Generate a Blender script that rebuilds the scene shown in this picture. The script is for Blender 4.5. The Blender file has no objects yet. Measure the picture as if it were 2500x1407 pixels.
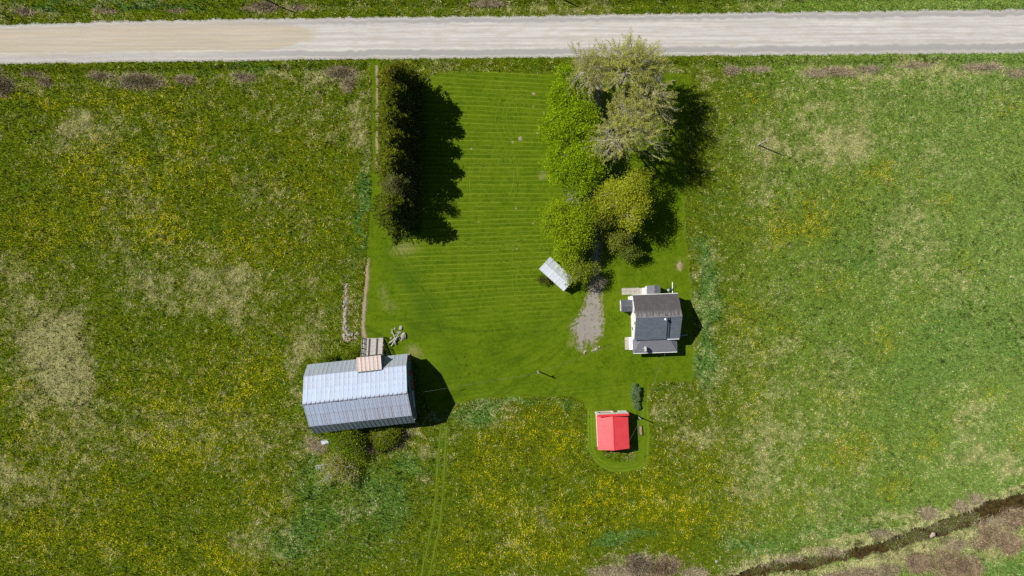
import bpy, bmesh, math, random
import numpy as np
from mathutils import Vector, Matrix

# ------------------------------------------------------------------ camera, sky, sun, exposure
S = 0.085                 # metres per photograph pixel on the ground
CX, CY = 1250.0, 703.5    # point straight below the camera
F = 1666.7                # focal length in photograph pixels (24 mm equivalent)
H = F * S                 # flying height
PI = math.pi
scene = bpy.context.scene
col = scene.collection

cam_d = bpy.data.cameras.new('camera')
cam_d.lens = 24.0; cam_d.sensor_width = 36.0
cam_d.clip_start = 1.0; cam_d.clip_end = 6000.0
cam = bpy.data.objects.new('camera', cam_d); col.objects.link(cam)
cam.location = (0, 0, H); cam.rotation_euler = (0, 0, 0)
scene.camera = cam

SUN_EL = math.radians(45.0)
SHADOW_DIR = math.radians(-23.2)            # direction shadows fall on the ground
to_sun = Vector((-math.cos(SHADOW_DIR) * math.cos(SUN_EL), -math.sin(SHADOW_DIR) * math.cos(SUN_EL), math.sin(SUN_EL)))
sun_d = bpy.data.lights.new('sun', 'SUN'); sun_d.energy = 5.0; sun_d.angle = math.radians(0.5); sun_d.color = (1.0, 0.955, 0.88)
sun = bpy.data.objects.new('sun', sun_d); col.objects.link(sun)
sun.rotation_euler = to_sun.to_track_quat('Z', 'Y').to_euler(); sun.location = (-60, 30, 120)

world = bpy.data.worlds.new('World'); scene.world = world; world.use_nodes = True
wn = world.node_tree
sky = wn.nodes.new('ShaderNodeTexSky'); sky.sky_type = 'NISHITA'; sky.sun_disc = False
sky.sun_elevation = SUN_EL
sky.sun_rotation = math.atan2(to_sun.x, to_sun.y)
sky.air_density = 0.7; sky.dust_density = 0.3; sky.ozone_density = 1.0
bg = wn.nodes['Background']; bg.inputs['Strength'].default_value = 0.05
wn.links.new(sky.outputs['Color'], bg.inputs['Color'])

vs = scene.view_settings
vs.view_transform = 'Standard'; vs.look = 'None'; vs.exposure = 0.12; vs.gamma = 1.0; vs.use_curve_mapping = False
scene.cycles.use_denoising = False
scene.cycles.max_bounces = 5; scene.cycles.diffuse_bounces = 2; scene.cycles.transparent_max_bounces = 6

rng = np.random.default_rng(11)
random.seed(5)

def W(px, py, h=0.0):
    k = (H - h) / H
    return ((px - CX) * S * k, -(py - CY) * S * k, h)
def WX(px): return (px - CX) * S
def WY(py): return -(py - CY) * S

# ------------------------------------------------------------------ numpy noise
_tab = [np.random.default_rng(100 + i).random((256, 256)).astype(np.float32) for i in range(8)]
def vnoise(x, y, seed=0):
    t = _tab[seed % 8]
    xi = np.floor(x).astype(np.int64); yi = np.floor(y).astype(np.int64)
    fx = x - xi; fy = y - yi
    fx = fx * fx * (3 - 2 * fx); fy = fy * fy * (3 - 2 * fy)
    x0 = (xi + seed * 37) & 255; x1 = (x0 + 1) & 255; y0 = (yi + seed * 59) & 255; y1 = (y0 + 1) & 255
    return (t[x0, y0] * (1 - fx) + t[x1, y0] * fx) * (1 - fy) + (t[x0, y1] * (1 - fx) + t[x1, y1] * fx) * fy
def fbm(x, y, size, octv=3, seed=0):
    v = 0; a = 0.5; tot = 0; f = 1.0 / size
    for o in range(octv):
        v = v + a * vnoise(x * f + 13.7 * o, y * f + 7.3 * o, seed + o); tot += a; a *= 0.5; f *= 2.1
    return v / tot
def sstep(a, b, x):
    t = np.clip((x - a) / (b - a), 0, 1); return t * t * (3 - 2 * t)
def in_poly(px, py, poly):
    inside = np.zeros(px.shape, bool); n = len(poly); j = n - 1
    for i in range(n):
        xi, yi = poly[i]; xj, yj = poly[j]
        if yi != yj:
            c = ((yi > py) != (yj > py)) & (px < (xj - xi) * (py - yi) / (yj - yi) + xi)
            inside ^= c
        j = i
    return inside
def dist_line(px, py, pts):
    d = np.full(px.shape, 1e9)
    for (ax, ay), (bx, by) in zip(pts[:-1], pts[1:]):
        vx, vy = bx - ax, by - ay; L = vx * vx + vy * vy
        t = np.clip(((px - ax) * vx + (py - ay) * vy) / L, 0, 1)
        d = np.minimum(d, np.hypot(px - ax - t * vx, py - ay - t * vy))
    return d
def blobs(px, py, lst):
    v = np.zeros(px.shape)
    for (x, y, rx, ry, a) in lst:
        v += a * np.exp(-(((px - x) / rx) ** 2 + ((py - y) / ry) ** 2))
    return v

# ------------------------------------------------------------------ mesh helpers
def np_mesh(name, V, Fc, mat=None, colors=None, smooth=False):
    me = bpy.data.meshes.new(name)
    V = np.asarray(V, np.float32); Fc = np.asarray(Fc, np.int32)
    n, k = Fc.shape
    me.vertices.add(len(V)); me.vertices.foreach_set('co', V.ravel())
    me.loops.add(n * k); me.loops.foreach_set('vertex_index', Fc.ravel())
    me.polygons.add(n)
    me.polygons.foreach_set('loop_start', np.arange(0, n * k, k, dtype=np.int32))
    me.polygons.foreach_set('loop_total', np.full(n, k, np.int32))
    if colors is not None:
        at = me.attributes.new('Col', 'FLOAT_COLOR', 'POINT')
        c4 = np.ones((len(V), 4), np.float32); c4[:, :3] = colors
        at.data.foreach_set('color', c4.ravel())
    me.update(calc_edges=True)
    if smooth: me.polygons.foreach_set('use_smooth', np.ones(n, bool))
    if mat: me.materials.append(mat)
    return me
def set_float(me, name, arr):
    at = me.attributes.new(name, 'FLOAT', 'POINT'); at.data.foreach_set('value', np.asarray(arr, np.float32))
def link(name, me, parent=None, loc=None):
    o = bpy.data.objects.new(name, me); col.objects.link(o)
    if parent: o.parent = parent
    if loc is not None: o.location = loc
    return o
def tag(o, label=None, cat=None, group=None, kind=None):
    if label: o['label'] = label
    if cat: o['category'] = cat
    if group: o['group'] = group
    if kind: o['kind'] = kind
    return o
def thing(name, loc, rz, label, cat, group=None):
    o = bpy.data.objects.new(name, None); col.objects.link(o)
    o.location = loc; o.rotation_euler = (0, 0, rz); o.empty_display_size = 0.2
    return tag(o, label, cat, group)

class MB:
    """collects solids; build() links them as one mesh object"""
    def __init__(s): s.v = []; s.f = []
    def add(s, vs_, fs_):
        b = len(s.v); s.v += [tuple(p) for p in vs_]; s.f += [tuple(i + b for i in f) for f in fs_]; return s
    def box(s, x0, x1, y0, y1, z0, z1):
        return s.add([(x0, y0, z0), (x1, y0, z0), (x1, y1, z0), (x0, y1, z0), (x0, y0, z1), (x1, y0, z1), (x1, y1, z1), (x0, y1, z1)],
                     [(0, 3, 2, 1), (4, 5, 6, 7), (0, 1, 5, 4), (1, 2, 6, 5), (2, 3, 7, 6), (3, 0, 4, 7)])
    def prism(s, prof, x0, x1, axis='x'):
        """prof: polygon in (a, z); extruded along axis"""
        n = len(prof)
        if axis == 'x': P = [(x0, a, z) for a, z in prof] + [(x1, a, z) for a, z in prof]
        else: P = [(a, x0, z) for a, z in prof] + [(a, x1, z) for a, z in prof]
        return s.add(P, [tuple(range(n)), tuple(range(2 * n - 1, n - 1, -1))] + [(i, i + n, (i + 1) % n + n, (i + 1) % n) for i in range(n)])
    def slab(s, quad, t):
        """thick plate: four top corners, thickness t downwards along the normal"""
        q = [Vector(p) for p in quad]; nn = (q[1] - q[0]).cross(q[-1] - q[0]).normalized()
        if nn.z < 0: nn = -nn
        m = len(q); P = q + [p - nn * t for p in q]
        return s.add(P, [tuple(range(m)), tuple(range(2 * m - 1, m - 1, -1))] + [(i, i + m, (i + 1) % m + m, (i + 1) % m) for i in range(m)])
    def tube(s, pts, r0, r1=None, n=6, cap=True):
        pts = [Vector(p) for p in pts]; r1 = r0 if r1 is None else r1; b = len(s.v); m = len(pts)
        for i, p in enumerate(pts):
            d = (pts[min(i + 1, m - 1)] - pts[max(i - 1, 0)]).normalized()
            u = d.orthogonal().normalized() if abs(d.z) > 0.9 else Vector((0, 0, 1)).cross(d).normalized()
            w = d.cross(u); r = r0 + (r1 - r0) * i / max(1, m - 1)
            for k in range(n):
                a = 2 * PI * k / n; s.v.append(tuple(p + u * (r * math.cos(a)) + w * (r * math.sin(a))))
        for i in range(m - 1):
            for k in range(n):
                s.f.append((b + i * n + k, b + i * n + (k + 1) % n, b + (i + 1) * n + (k + 1) % n, b + (i + 1) * n + k))
        if cap:
            s.f.append(tuple(b + k for k in reversed(range(n)))); s.f.append(tuple(b + (m - 1) * n + k for k in range(n)))
        return s
    def mesh(s, name, mat=None, bevel=0.0, smooth=False):
        me = bpy.data.meshes.new(name); me.from_pydata(s.v, [], s.f)
        bm = bmesh.new(); bm.from_mesh(me); bmesh.ops.recalc_face_normals(bm, faces=bm.faces)
        if bevel: bmesh.ops.bevel(bm, geom=list(bm.edges), offset=bevel, segments=1, affect='EDGES')
        bm.to_mesh(me); bm.free()
        if mat: me.materials.append(mat)
        if smooth: me.polygons.foreach_set('use_smooth', np.ones(len(me.polygons), bool))
        return me
    def build(s, name, mat, parent=None, bevel=0.0, smooth=False):
        return link(name, s.mesh(name, mat, bevel, smooth), parent)

# ------------------------------------------------------------------ materials
class G:
    def __init__(s, name):
        s.m = bpy.data.materials.new(name); s.m.use_nodes = True; s.nt = s.m.node_tree
        s.nt.nodes.clear()
        s.out = s.nt.nodes.new('ShaderNodeOutputMaterial')
    def n(s, t, **kw):
        nd = s.nt.nodes.new('ShaderNode' + t)
        for k, v in kw.items(): setattr(nd, k, v)
        return nd
    def set(s, sock, v):
        if isinstance(v, bpy.types.NodeSocket): s.nt.links.new(v, sock)
        elif isinstance(v, (tuple, list)) and len(v) == 3 and sock.type == 'RGBA': sock.default_value = (*v, 1)
        else: sock.default_value = v
    def pos(s): return s.n('NewGeometry').outputs['Position']
    def obj(s): return s.n('TexCoord').outputs['Object']
    def gen(s): return s.n('TexCoord').outputs['Generated']
    def scale(s, v, sc):
        nd = s.n('VectorMath', operation='MULTIPLY'); s.set(nd.inputs[0], v); nd.inputs[1].default_value = sc; return nd.outputs[0]
    def noise(s, v, scale, detail=3, rough=0.6, dist=0.0):
        nd = s.n('TexNoise'); s.set(nd.inputs['Vector'], v); nd.inputs['Scale'].default_value = scale
        nd.inputs['Detail'].default_value = detail; nd.inputs['Roughness'].default_value = rough; nd.inputs['Distortion'].default_value = dist
        return nd.outputs['Fac']
    def ramp(s, v, a, b, lo=0.0, hi=1.0):
        nd = s.n('MapRange', interpolation_type='SMOOTHSTEP'); s.set(nd.inputs['Value'], v)
        nd.inputs['From Min'].default_value = a; nd.inputs['From Max'].default_value = b
        nd.inputs['To Min'].default_value = lo; nd.inputs['To Max'].default_value = hi
        return nd.outputs['Result']
    def math(s, op, a, b=0.0, c=None):
        nd = s.n('Math', operation=op); s.set(nd.inputs[0], a); s.set(nd.inputs[1], b)
        if c is not None: s.set(nd.inputs[2], c)
        return nd.outputs[0]
    def mix(s, f, a, b, mode='MIX'):
        nd = s.n('Mix', data_type='RGBA', blend_type=mode)
        s.set(nd.inputs['Factor'], f); s.set(nd.inputs['A'], a); s.set(nd.inputs['B'], b)
        return nd.outputs['Result']
    def attr(s, name, kind='GEOMETRY'):
        nd = s.n('Attribute'); nd.attribute_name = name; nd.attribute_type = kind; return nd
    def sep(s, v):
        nd = s.n('SeparateXYZ'); s.set(nd.inputs[0], v); return nd.outputs
    def rnd(s): return s.n('ObjectInfo').outputs['Random']
    def bump(s, h, strength=0.3, dist=0.05):
        nd = s.n('Bump'); s.set(nd.inputs['Height'], h); nd.inputs['Strength'].default_value = strength; nd.inputs['Distance'].default_value = dist
        return nd.outputs['Normal']
    def done(s, color, rough=0.8, metal=0.0, spec=0.3, normal=None, transl=0.0, transl_col=None):
        p = s.n('BsdfPrincipled')
        s.set(p.inputs['Base Color'], color); s.set(p.inputs['Roughness'], rough); s.set(p.inputs['Metallic'], metal)
        p.inputs['Specular IOR Level'].default_value = spec
        if normal is not None: s.set(p.inputs['Normal'], normal)
        sh = p.outputs[0]
        if transl > 0:
            t = s.n('BsdfTranslucent'); s.set(t.inputs['Color'], transl_col if transl_col is not None else color)
            mx = s.n('MixShader'); mx.inputs[0].default_value = transl
            s.nt.links.new(sh, mx.inputs[1]); s.nt.links.new(t.outputs[0], mx.inputs[2]); sh = mx.outputs[0]
        s.nt.links.new(sh, s.out.inputs['Surface'])
        return s.m

def plain(name, c, rough=0.7, var=0.15, scale=3.0, metal=0.0, spec=0.3, bump=0.0):
    g = G(name); p = g.obj()
    n1 = g.noise(p, scale, 4, 0.65)
    d = tuple(x * (1 - var) for x in c); l = tuple(min(1, x * (1 + var)) for x in c)
    cc = g.mix(g.ramp(n1, 0.3, 0.7), d, l)
    return g.done(cc, rough, metal, spec, g.bump(g.noise(p, scale * 6, 3), bump, 0.02) if bump else None)

def vcol(name, rough=0.8, transl=0.0, spec=0.2):
    g = G(name); c = g.attr('Col').outputs['Color']
    return g.done(c, rough, 0.0, spec, None, transl)

M = {}
M['leaf'] = vcol('leaf', 0.8, 0.42, 0.03)
M['needle'] = vcol('needle', 0.9, 0.1, 0.0)
M['grass_blade'] = vcol('grass_blade', 1.0, 0.15, 0.0)
M['petal'] = vcol('petal', 0.9, 0.0, 0.0)
M['twig'] = vcol('twig', 1.0, 0.0, 0.0)
M['bark'] = plain('bark', (0.14, 0.115, 0.09), 0.95, 0.35, 4, bump=0.5)
M['bark_pale'] = plain('bark_pale', (0.50, 0.47, 0.39), 0.9, 0.3, 3, bump=0.4)
M['white_paint'] = plain('white_paint', (0.88, 0.88, 0.87), 0.5, 0.05, 1.5)
M['white_trim'] = plain('white_trim', (0.72, 0.72, 0.70), 0.5, 0.12, 4)
M['grey_metal'] = plain('grey_metal', (0.55, 0.56, 0.57), 0.35, 0.2, 6, metal=0.7)
M['dark_metal'] = plain('dark_metal', (0.035, 0.035, 0.04), 0.6, 0.2, 6)
M['pole_wood'] = plain('pole_wood', (0.46, 0.42, 0.37), 0.9, 0.2, 5, bump=0.3)
M['wood_grey'] = plain('wood_grey', (0.50, 0.47, 0.43), 0.9, 0.22, 5, bump=0.3)
M['wood_dark'] = plain('wood_dark', (0.10, 0.075, 0.055), 0.9, 0.3, 5, bump=0.3)
M['wood_pinkish'] = plain('wood_pinkish', (0.46, 0.40, 0.34), 0.9, 0.2, 5)
M['rubber'] = plain('rubber', (0.06, 0.06, 0.065), 0.9, 0.2, 5)
M['stone'] = plain('stone', (0.34, 0.32, 0.29), 0.9, 0.3, 2.5, bump=0.6)
M['stone_pink'] = plain('stone_pink', (0.38, 0.31, 0.25), 0.9, 0.3, 2.5, bump=0.6)
M['concrete'] = plain('concrete', (0.42, 0.39, 0.34), 0.9, 0.15, 2.5, bump=0.3)
M['glass'] = plain('glass', (0.03, 0.04, 0.05), 0.08, 0.1, 2, spec=0.6)
M['barn_wall'] = plain('barn_wall', (0.10, 0.17, 0.19), 0.85, 0.2, 3, bump=0.4)
M['barn_red'] = plain('barn_red', (0.42, 0.03, 0.03), 0.8, 0.2, 3, bump=0.3)
M['blue_grey'] = plain('blue_grey', (0.38, 0.46, 0.55), 0.6, 0.1, 3)
M['door_pink'] = plain('door_pink', (0.50, 0.22, 0.19), 0.6, 0.1, 3)
M['soil'] = plain('soil', (0.30, 0.245, 0.15), 0.95, 0.25, 6, bump=0.6)
M['wire'] = plain('wire', (0.2, 0.2, 0.19), 0.5, 0.1, 3)

# ------------------------------------------------------------------ layout of the ground (photograph pixels on the ground plane)
ROAD_N = [(-700, 82), (0, 60), (450, 48), (900, 42), (1250, 39), (2000, 28), (2500, 22), (3200, 14)]
ROAD_S = [(-700, 168), (0, 157), (450, 151), (900, 145), (1250, 142), (1700, 137), (2500, 131), (3200, 126)]
LAWN = [(905, 148), (906, 250), (907, 400), (903, 500), (897, 570), (893, 632), (889, 690), (883, 750), (878, 800), (884, 832), (886, 880),
        (1020, 880), (1030, 960), (1060, 1012), (1100, 1002), (1112, 987), (1140, 977), (1200, 972), (1300, 969), (1380, 967), (1408, 973), (1424, 984), (1433, 1005),
        (1432, 1050), (1434, 1095), (1444, 1123), (1464, 1142), (1490, 1152), (1530, 1154), (1565, 1146), (1583, 1132), (1587, 1080), (1584, 1000), (1580, 940),
        (1600, 934), (1692, 930), (1694, 860), (1690, 760), (1684, 680), (1676, 600), (1672, 520), (1675, 420), (1680, 300), (1688, 215), (1680, 182),
        (1600, 172), (1480, 178), (1400, 190), (1360, 180), (1250, 176), (1120, 176), (1070, 178), (1040, 190), (1000, 200), (930, 190), (926, 148)]
def lawn_wobble(poly, amp):
    out = []
    for (ax, ay), (bx, by) in zip(poly, poly[1:] + poly[:1]):
        n = max(1, int(math.hypot(bx - ax, by - ay) / 6))
        for i in range(n): out.append((ax + (bx - ax) * i / n, ay + (by - ay) * i / n))
    a = np.array(out); w = (fbm(a[:, 0], a[:, 1], 14, 2, 3) - 0.5) * amp; w2 = (fbm(a[:, 0], a[:, 1], 14, 2, 5) - 0.5) * amp
    return [(x + p, y + q) for (x, y), p, q in zip(out, w, w2)]
LAWN_W = lawn_wobble(LAWN, 4.0)
DRIVE = [(1441, 140), (1476, 140), (1474, 300), (1472, 500), (1470, 690), (1474, 730), (1480, 790), (1476, 822), (1458, 842), (1466, 862), (1446, 862), (1436, 838),
         (1424, 868), (1402, 846), (1396, 822), (1388, 798), (1404, 768), (1422, 735), (1436, 700), (1446, 500), (1442, 300)]
DRIVE_W = lawn_wobble(DRIVE, 12.0)
STREAM = [(1690, 1480), (1790, 1420), (1850, 1396), (1930, 1380), (2010, 1368), (2080, 1358), (2150, 1338), (2220, 1318), (2290, 1294), (2350, 1274), (2420, 1250), (2500, 1226), (2620, 1190), (2800, 1140)]
STREAM_HALF = 21.0
def half_w(px):        # the stream widens to the east
    return STREAM_HALF * (0.75 + 0.45 * sstep(2100, 2480, px))
ROUGH = [(1462, 1086), (1474, 1112), (1492, 1124), (1520, 1127), (1542, 1120), (1549, 1100), (1544, 1086)]
TRACKS = [[(1088, 1040), (1082, 1120), (1078, 1200), (1070, 1280), (1058, 1340), (1043, 1410), (1030, 1480)],
          [(1081, 1040), (1073, 1120), (1069, 1200), (1062, 1262), (1048, 1335), (1031, 1410), (1018, 1480)]]
TRACKS = [[(x + (4 if i == 0 else -4), y) for x, y in t] for i, t in enumerate(TRACKS)]
BUILD = [  # building footprints kept free of tall grass
    [(748, 896), (1005, 868), (1020, 1020), (768, 1050)],
    [(1538, 722), (1648, 718), (1652, 858), (1542, 860)],
    [(1456, 1002), (1528, 999), (1532, 1088), (1460, 1090)],
    [(1345, 628), (1404, 682), (1376, 708), (1318, 656)],
    [(884, 822), (940, 822), (940, 880), (884, 880)]]

DRY = [(2380, 1020, 120, 70, .28), (2200, 1130, 120, 60, .25), (2440, 1110, 70, 40, .4), (2300, 420, 120, 60, .25), (1960, 640, 80, 60, .2), (2050, 900, 90, 60, .2), (60, 760, 60, 60, .3), (420, 760, 90, 50, .3), (640, 1050, 60, 50, .25), (870, 1190, 40, 14, .5), (960, 1150, 30, 12, .5), (760, 1240, 14, 10, .7), (990, 1110, 20, 14, .6), (1505, 1106, 40, 14, .8), (345, 200, 60, 18, .7), (10, 208, 30, 24, .7), (845, 185, 40, 22, .7), (640, 14, 50, 12, .7), (2300, 1380, 90, 26, .6), (2420, 1312, 70, 26, .6), (1580, 1385, 90, 22, .9), (2300, 1345, 120, 14, .7), (2180, 1375, 80, 14, .8), (2440, 1300, 80, 12, .7), (2080, 1395, 80, 12, .7), (2150, 1320, 90, 8, .8), (2330, 1250, 80, 8, .7), (2460, 1340, 40, 16, .6), (130, 850, 95, 130, 1.0), (170, 920, 60, 60, .5), (560, 720, 90, 70, .55), (620, 800, 70, 60, .35), (770, 830, 50, 60, .9), (725, 930, 22, 90, .9), (755, 1090, 40, 60, .9),
       (480, 330, 160, 90, .25), (150, 330, 120, 60, .4), (230, 290, 60, 30, .4), (90, 220, 80, 25, .6), (60, 620, 80, 60, .3), (300, 1050, 140, 80, .35), (420, 900, 100, 60, .35),
       (520, 200, 120, 14, .7), (690, 185, 100, 12, .6), (880, 300, 12, 110, .8), (855, 470, 20, 50, .5), (800, 180, 40, 20, .5),
       (2050, 350, 80, 55, .95), (1870, 360, 40, 40, 1.0), (1760, 190, 60, 16, .8), (1720, 210, 30, 40, .7), (2100, 178, 130, 16, .9), (2350, 175, 150, 22, .9), (2440, 230, 80, 30, .5),
       (2150, 320, 160, 90, .35), (1960, 250, 120, 50, .3), (2240, 560, 90, 60, .3), (1880, 700, 60, 60, .3), (1620, 975, 40, 30, .5), (1600, 1000, 15, 30, .6), (1680, 1060, 50, 40, .5),
       (1890, 1110, 60, 70, .6), (1800, 1200, 60, 40, .4), (2480, 1145, 40, 35, 1.0), (2400, 1200, 80, 12, .7), (2240, 1262, 120, 10, .9), (2080, 1318, 90, 8, .9), (1960, 1352, 60, 8, .9), (2380, 1225, 60, 9, .7),
       (1480, 1390, 60, 14, 1.0), (1590, 1360, 100, 10, .8), (960, 1080, 45, 25, .9), (1010, 1060, 30, 15, .7), (1050, 1100, 18, 18, .8), (1030, 1170, 30, 25, .6), (910, 1235, 35, 30, .7), (840, 1250, 40, 35, .6),
       (830, 1300, 25, 20, .5), (1005, 1200, 30, 20, .4), (1230, 1240, 40, 30, .4), (1330, 1270, 60, 30, .4), (940, 1330, 60, 20, .4), (100, 1180, 90, 50, .4), (20, 1150, 30, 40, .6), (1340, 855, 10, 10, .2),
       (2400, 1330, 60, 30, .5), (2250, 1360, 60, 30, .6), (1200, 20, 300, 25, .55), (780, 20, 80, 10, .7), (100, 25, 80, 8, .8), (1420, 15, 90, 25, .7), (1650, 160, 60, 12, .8), (1500, 162, 120, 12, .4), (1150, 160, 90, 10, .3),
       (1750, 900, 25, 100, .15), (600, 1330, 80, 40, .3), (660, 500, 120, 50, .25), (300, 700, 120, 60, .2), (860, 760, 16, 90, .5)]
LUSH = [(1716, 640, 30, 60, 1.1), (1722, 760, 28, 90, 1.3), (1720, 880, 28, 70, 1.2), (1480, 1325, 60, 18, .9), (1570, 1310, 60, 16, .9), (1850, 1330, 120, 25, .8), (1990, 1300, 80, 18, .6), (2120, 1290, 80, 14, .6), (2260, 1255, 40, 12, .6),
        (760, 1160, 60, 80, .6), (900, 1170, 90, 60, .62), (1000, 1130, 60, 50, .6), (780, 1280, 80, 60, .62), (950, 1260, 90, 60, .7), (720, 1330, 70, 60, .6), (880, 1350, 70, 40, .5), (1150, 1010, 45, 30, 1.0), (1250, 985, 80, 14, .9), (1390, 990, 30, 20, .9),
        (880, 450, 14, 60, 1.1), (884, 540, 10, 60, .8), (890, 200, 10, 40, .8), (880, 600, 10, 30, .7), (850, 640, 20, 50, .4), (560, 170, 200, 10, .6), (1740, 520, 30, 60, .5), (2100, 620, 90, 60, .5), (2330, 800, 140, 120, .4),
        (2200, 950, 120, 100, .35), (2000, 780, 90, 90, .3), (640, 420, 80, 40, .3), (700, 570, 60, 40, .3), (330, 480, 80, 40, .2), (2480, 860, 50, 80, .4), (2480, 1400, 60, 30, .9), (2420, 1370, 40, 15, .5), (80, 20, 120, 12, .7), (300, 12, 160, 12, .7), (450, 10, 120, 12, .6),
        (960, 22, 60, 14, .5), (1550, 1222, 20, 14, 1.0), (1450, 1210, 20, 10, .7), (130, 1340, 80, 30, .3), (350, 1170, 40, 18, .6), (700, 1000, 16, 60, .4), (1625, 945, 25, 8, .6), (2380, 230, 50, 20, .3)]
YEL = [(230, 400, 110, 60, .9), (390, 560, 60, 40, .9), (280, 540, 150, 60, .6), (460, 380, 130, 90, .55), (310, 250, 120, 30, .7), (120, 240, 90, 20, .6), (620, 600, 130, 60, .45), (760, 450, 90, 120, .3), (80, 560, 90, 90, .4),
       (100, 1080, 120, 60, .55), (420, 1080, 110, 90, .6), (250, 1230, 200, 80, .5), (520, 1000, 120, 110, .5), (60, 1330, 120, 60, .6), (380, 1350, 180, 60, .55), (640, 1200, 70, 80, .4), (560, 1370, 90, 40, .6), (330, 950, 80, 50, .5), (50, 960, 50, 50, .5), (620, 930, 80, 90, .4),
       (1180, 1200, 70, 80, .8), (1270, 1300, 100, 70, .85), (1350, 1080, 70, 60, .8), (1240, 1070, 80, 50, .6), (1500, 1200, 90, 40, .7), (1620, 1200, 80, 50, .85), (1680, 1280, 60, 50, .8), (1430, 1250, 90, 50, .8), (1580, 1260, 90, 40, .8), (1360, 1340, 70, 40, .7), (1150, 1360, 70, 40, .6), (1820, 1260, 80, 40, .7),
       (1650, 1110, 60, 60, .45), (1760, 1140, 70, 60, .5), (1950, 545, 80, 40, 1.0), (2010, 500, 70, 40, .6), (1880, 570, 60, 40, .6), (2160, 430, 90, 40, .6), (2440, 260, 50, 30, .6), (2450, 330, 60, 60, .4), (2300, 500, 60, 30, .5), (1830, 250, 70, 30, .45), (1800, 440, 50, 30, .45), (2350, 640, 60, 40, .5),
       (2020, 700, 60, 40, .5), (2150, 830, 60, 50, .45), (1900, 850, 60, 60, .45), (1820, 760, 60, 60, .45), (2250, 720, 60, 40, .4), (2060, 1090, 60, 40, .8), (2120, 1080, 40, 30, .7), (2250, 1080, 50, 30, .8), (2180, 1190, 60, 30, .7), (2000, 1150, 60, 40, .6), (1940, 1230, 60, 30, .7), (1860, 980, 70, 60, .5), (2050, 960, 70, 50, .5), (2330, 1000, 70, 50, .4), (2480, 1080, 40, 40, .5), (2440, 960, 50, 40, .4), (2480, 420, 30, 60, .4),
       (1000, 1300, 20, 12, .9), (885, 1350, 14, 10, .8), (910, 1380, 20, 10, .7), (20, 245, 30, 8, .7)]

def masks(px, py):
    wx = px + (fbm(px, py, 45, 3, 1) - .5) * 70; wy = py + (fbm(px, py, 45, 3, 2) - .5) * 60
    dry = blobs(wx, wy, DRY); lush = blobs(wx, wy, LUSH); yel = blobs(wx, wy, YEL)
    clump = fbm(px, py, 26, 3, 4)          # about two metres
    fine = fbm(px, py, 9, 2, 6)            # about three quarters of a metre
    big = fbm(px, py, 170, 3, 0)
    right = sstep(1650, 1900, px)
    dry = dry * .8 + sstep(.40, .75, big) * .40 + (clump - .5) * 1.0 + (fine - .5) * .70 + .03 + .05 * right
    lush = lush + (fbm(px, py, 60, 3, 5) - .55) * .55 - .05 + (fine - .5) * .3 + .12 * right
    yel = yel * (0.35 + 1.2 * sstep(.3, .65, fbm(px, py, 38, 3, 7))) + 0.06
    yel = yel * (1 - .75 * np.clip(lush * 1.1, 0, 1)) * (1 - .55 * np.clip(dry - .3, 0, 1)) * (1 - .05 * right)
    return np.clip(dry, 0, 1.2), np.clip(lush, 0, 1.2), np.clip(yel, 0, 1.3), clump, fine

C_GREEN = np.array((.102, .160, .009)); C_OLIVE = np.array((.142, .178, .006)); C_DARK = np.array((.038, .072, .005)); C_PALE = np.array((.205, .315, .070)); C_BLOOM = np.array((.165, .195, .004))
C_LUSH = np.array((.100, .215, .042)); C_STRAW = np.array((.50, .45, .225)); C_RIGHT = np.array((.165, .250, .034))

# ---- ground sheet
step = 0.4
xs = np.concatenate([[-3000, -1200, -500, -260, -170], np.arange(-128, 128.01, step), [170, 260, 500, 1200, 3000]])
ys = np.concatenate([[-3000, -1200, -500, -240, -130], np.arange(-76, 76.01, step), [130, 240, 500, 1200, 3000]])
gx, gy = np.meshgrid(xs, ys); gx = gx.ravel(); gy = gy.ravel()
gpx = gx / S + CX; gpy = CY - gy / S
road_n = np.interp(gpx, *zip(*ROAD_N)); road_s = np.interp(gpx, *zip(*ROAD_S))
lawn_in = in_poly(gpx, gpy, LAWN_W)
d_stream = dist_line(gpx, gpy, STREAM)
def ground_z(px, py, ds=None):
    x = px; y = py
    ds = dist_line(px, py, STREAM) if ds is None else ds
    rel = 0.10 * (fbm(x, y, 90, 2, 2)) + 0.10 * (fbm(x, y, 14, 2, 3)) + 0.05 * fbm(x, y, 6, 1, 1)
    rn = np.interp(px, *zip(*ROAD_N)); rs = np.interp(px, *zip(*ROAD_S))
    on_road = sstep(rn - 14, rn - 2, py) * (1 - sstep(rs + 2, rs + 14, py))
    rel = rel * (1 - on_road)
    # roadside ditches
    ditch = np.exp(-((py - rs - 24) / 10.0) ** 2) * np.where((px > 900) & (px < 1480), .25, .5) + np.exp(-((py - rn + 24) / 10.0) ** 2) * .5
    w = half_w(px) + (fbm(x, y, 24, 3, 6) - .5) * 26
    z = rel - ditch * (1 - on_road)
    bank = sstep(w + 5, w - 5, ds)
    return z - bank * (1.15 + 0.15 * fbm(x, y, 8, 2, 2)), bank
gz, bank = ground_z(gpx, gpy, d_stream)
gz = np.where(lawn_in, 0.0, gz)
on_road = (gpy > road_n + 3) & (gpy < road_s - 3)
gz = np.where(on_road, np.minimum(gz, 0.0), gz)
far = np.maximum(np.abs(gx) - 126, np.abs(gy) - 75)
gz = np.where(far > 0, 0.0, gz)
m_dry, m_lush, m_yel, m_clump, m_fine = masks(gpx, gpy)
nx, ny = len(xs), len(ys)
ii = np.arange(nx * ny).reshape(ny, nx)
GF = np.stack([ii[:-1, :-1], ii[:-1, 1:], ii[1:, 1:], ii[1:, :-1]], -1).reshape(-1, 4)

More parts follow.
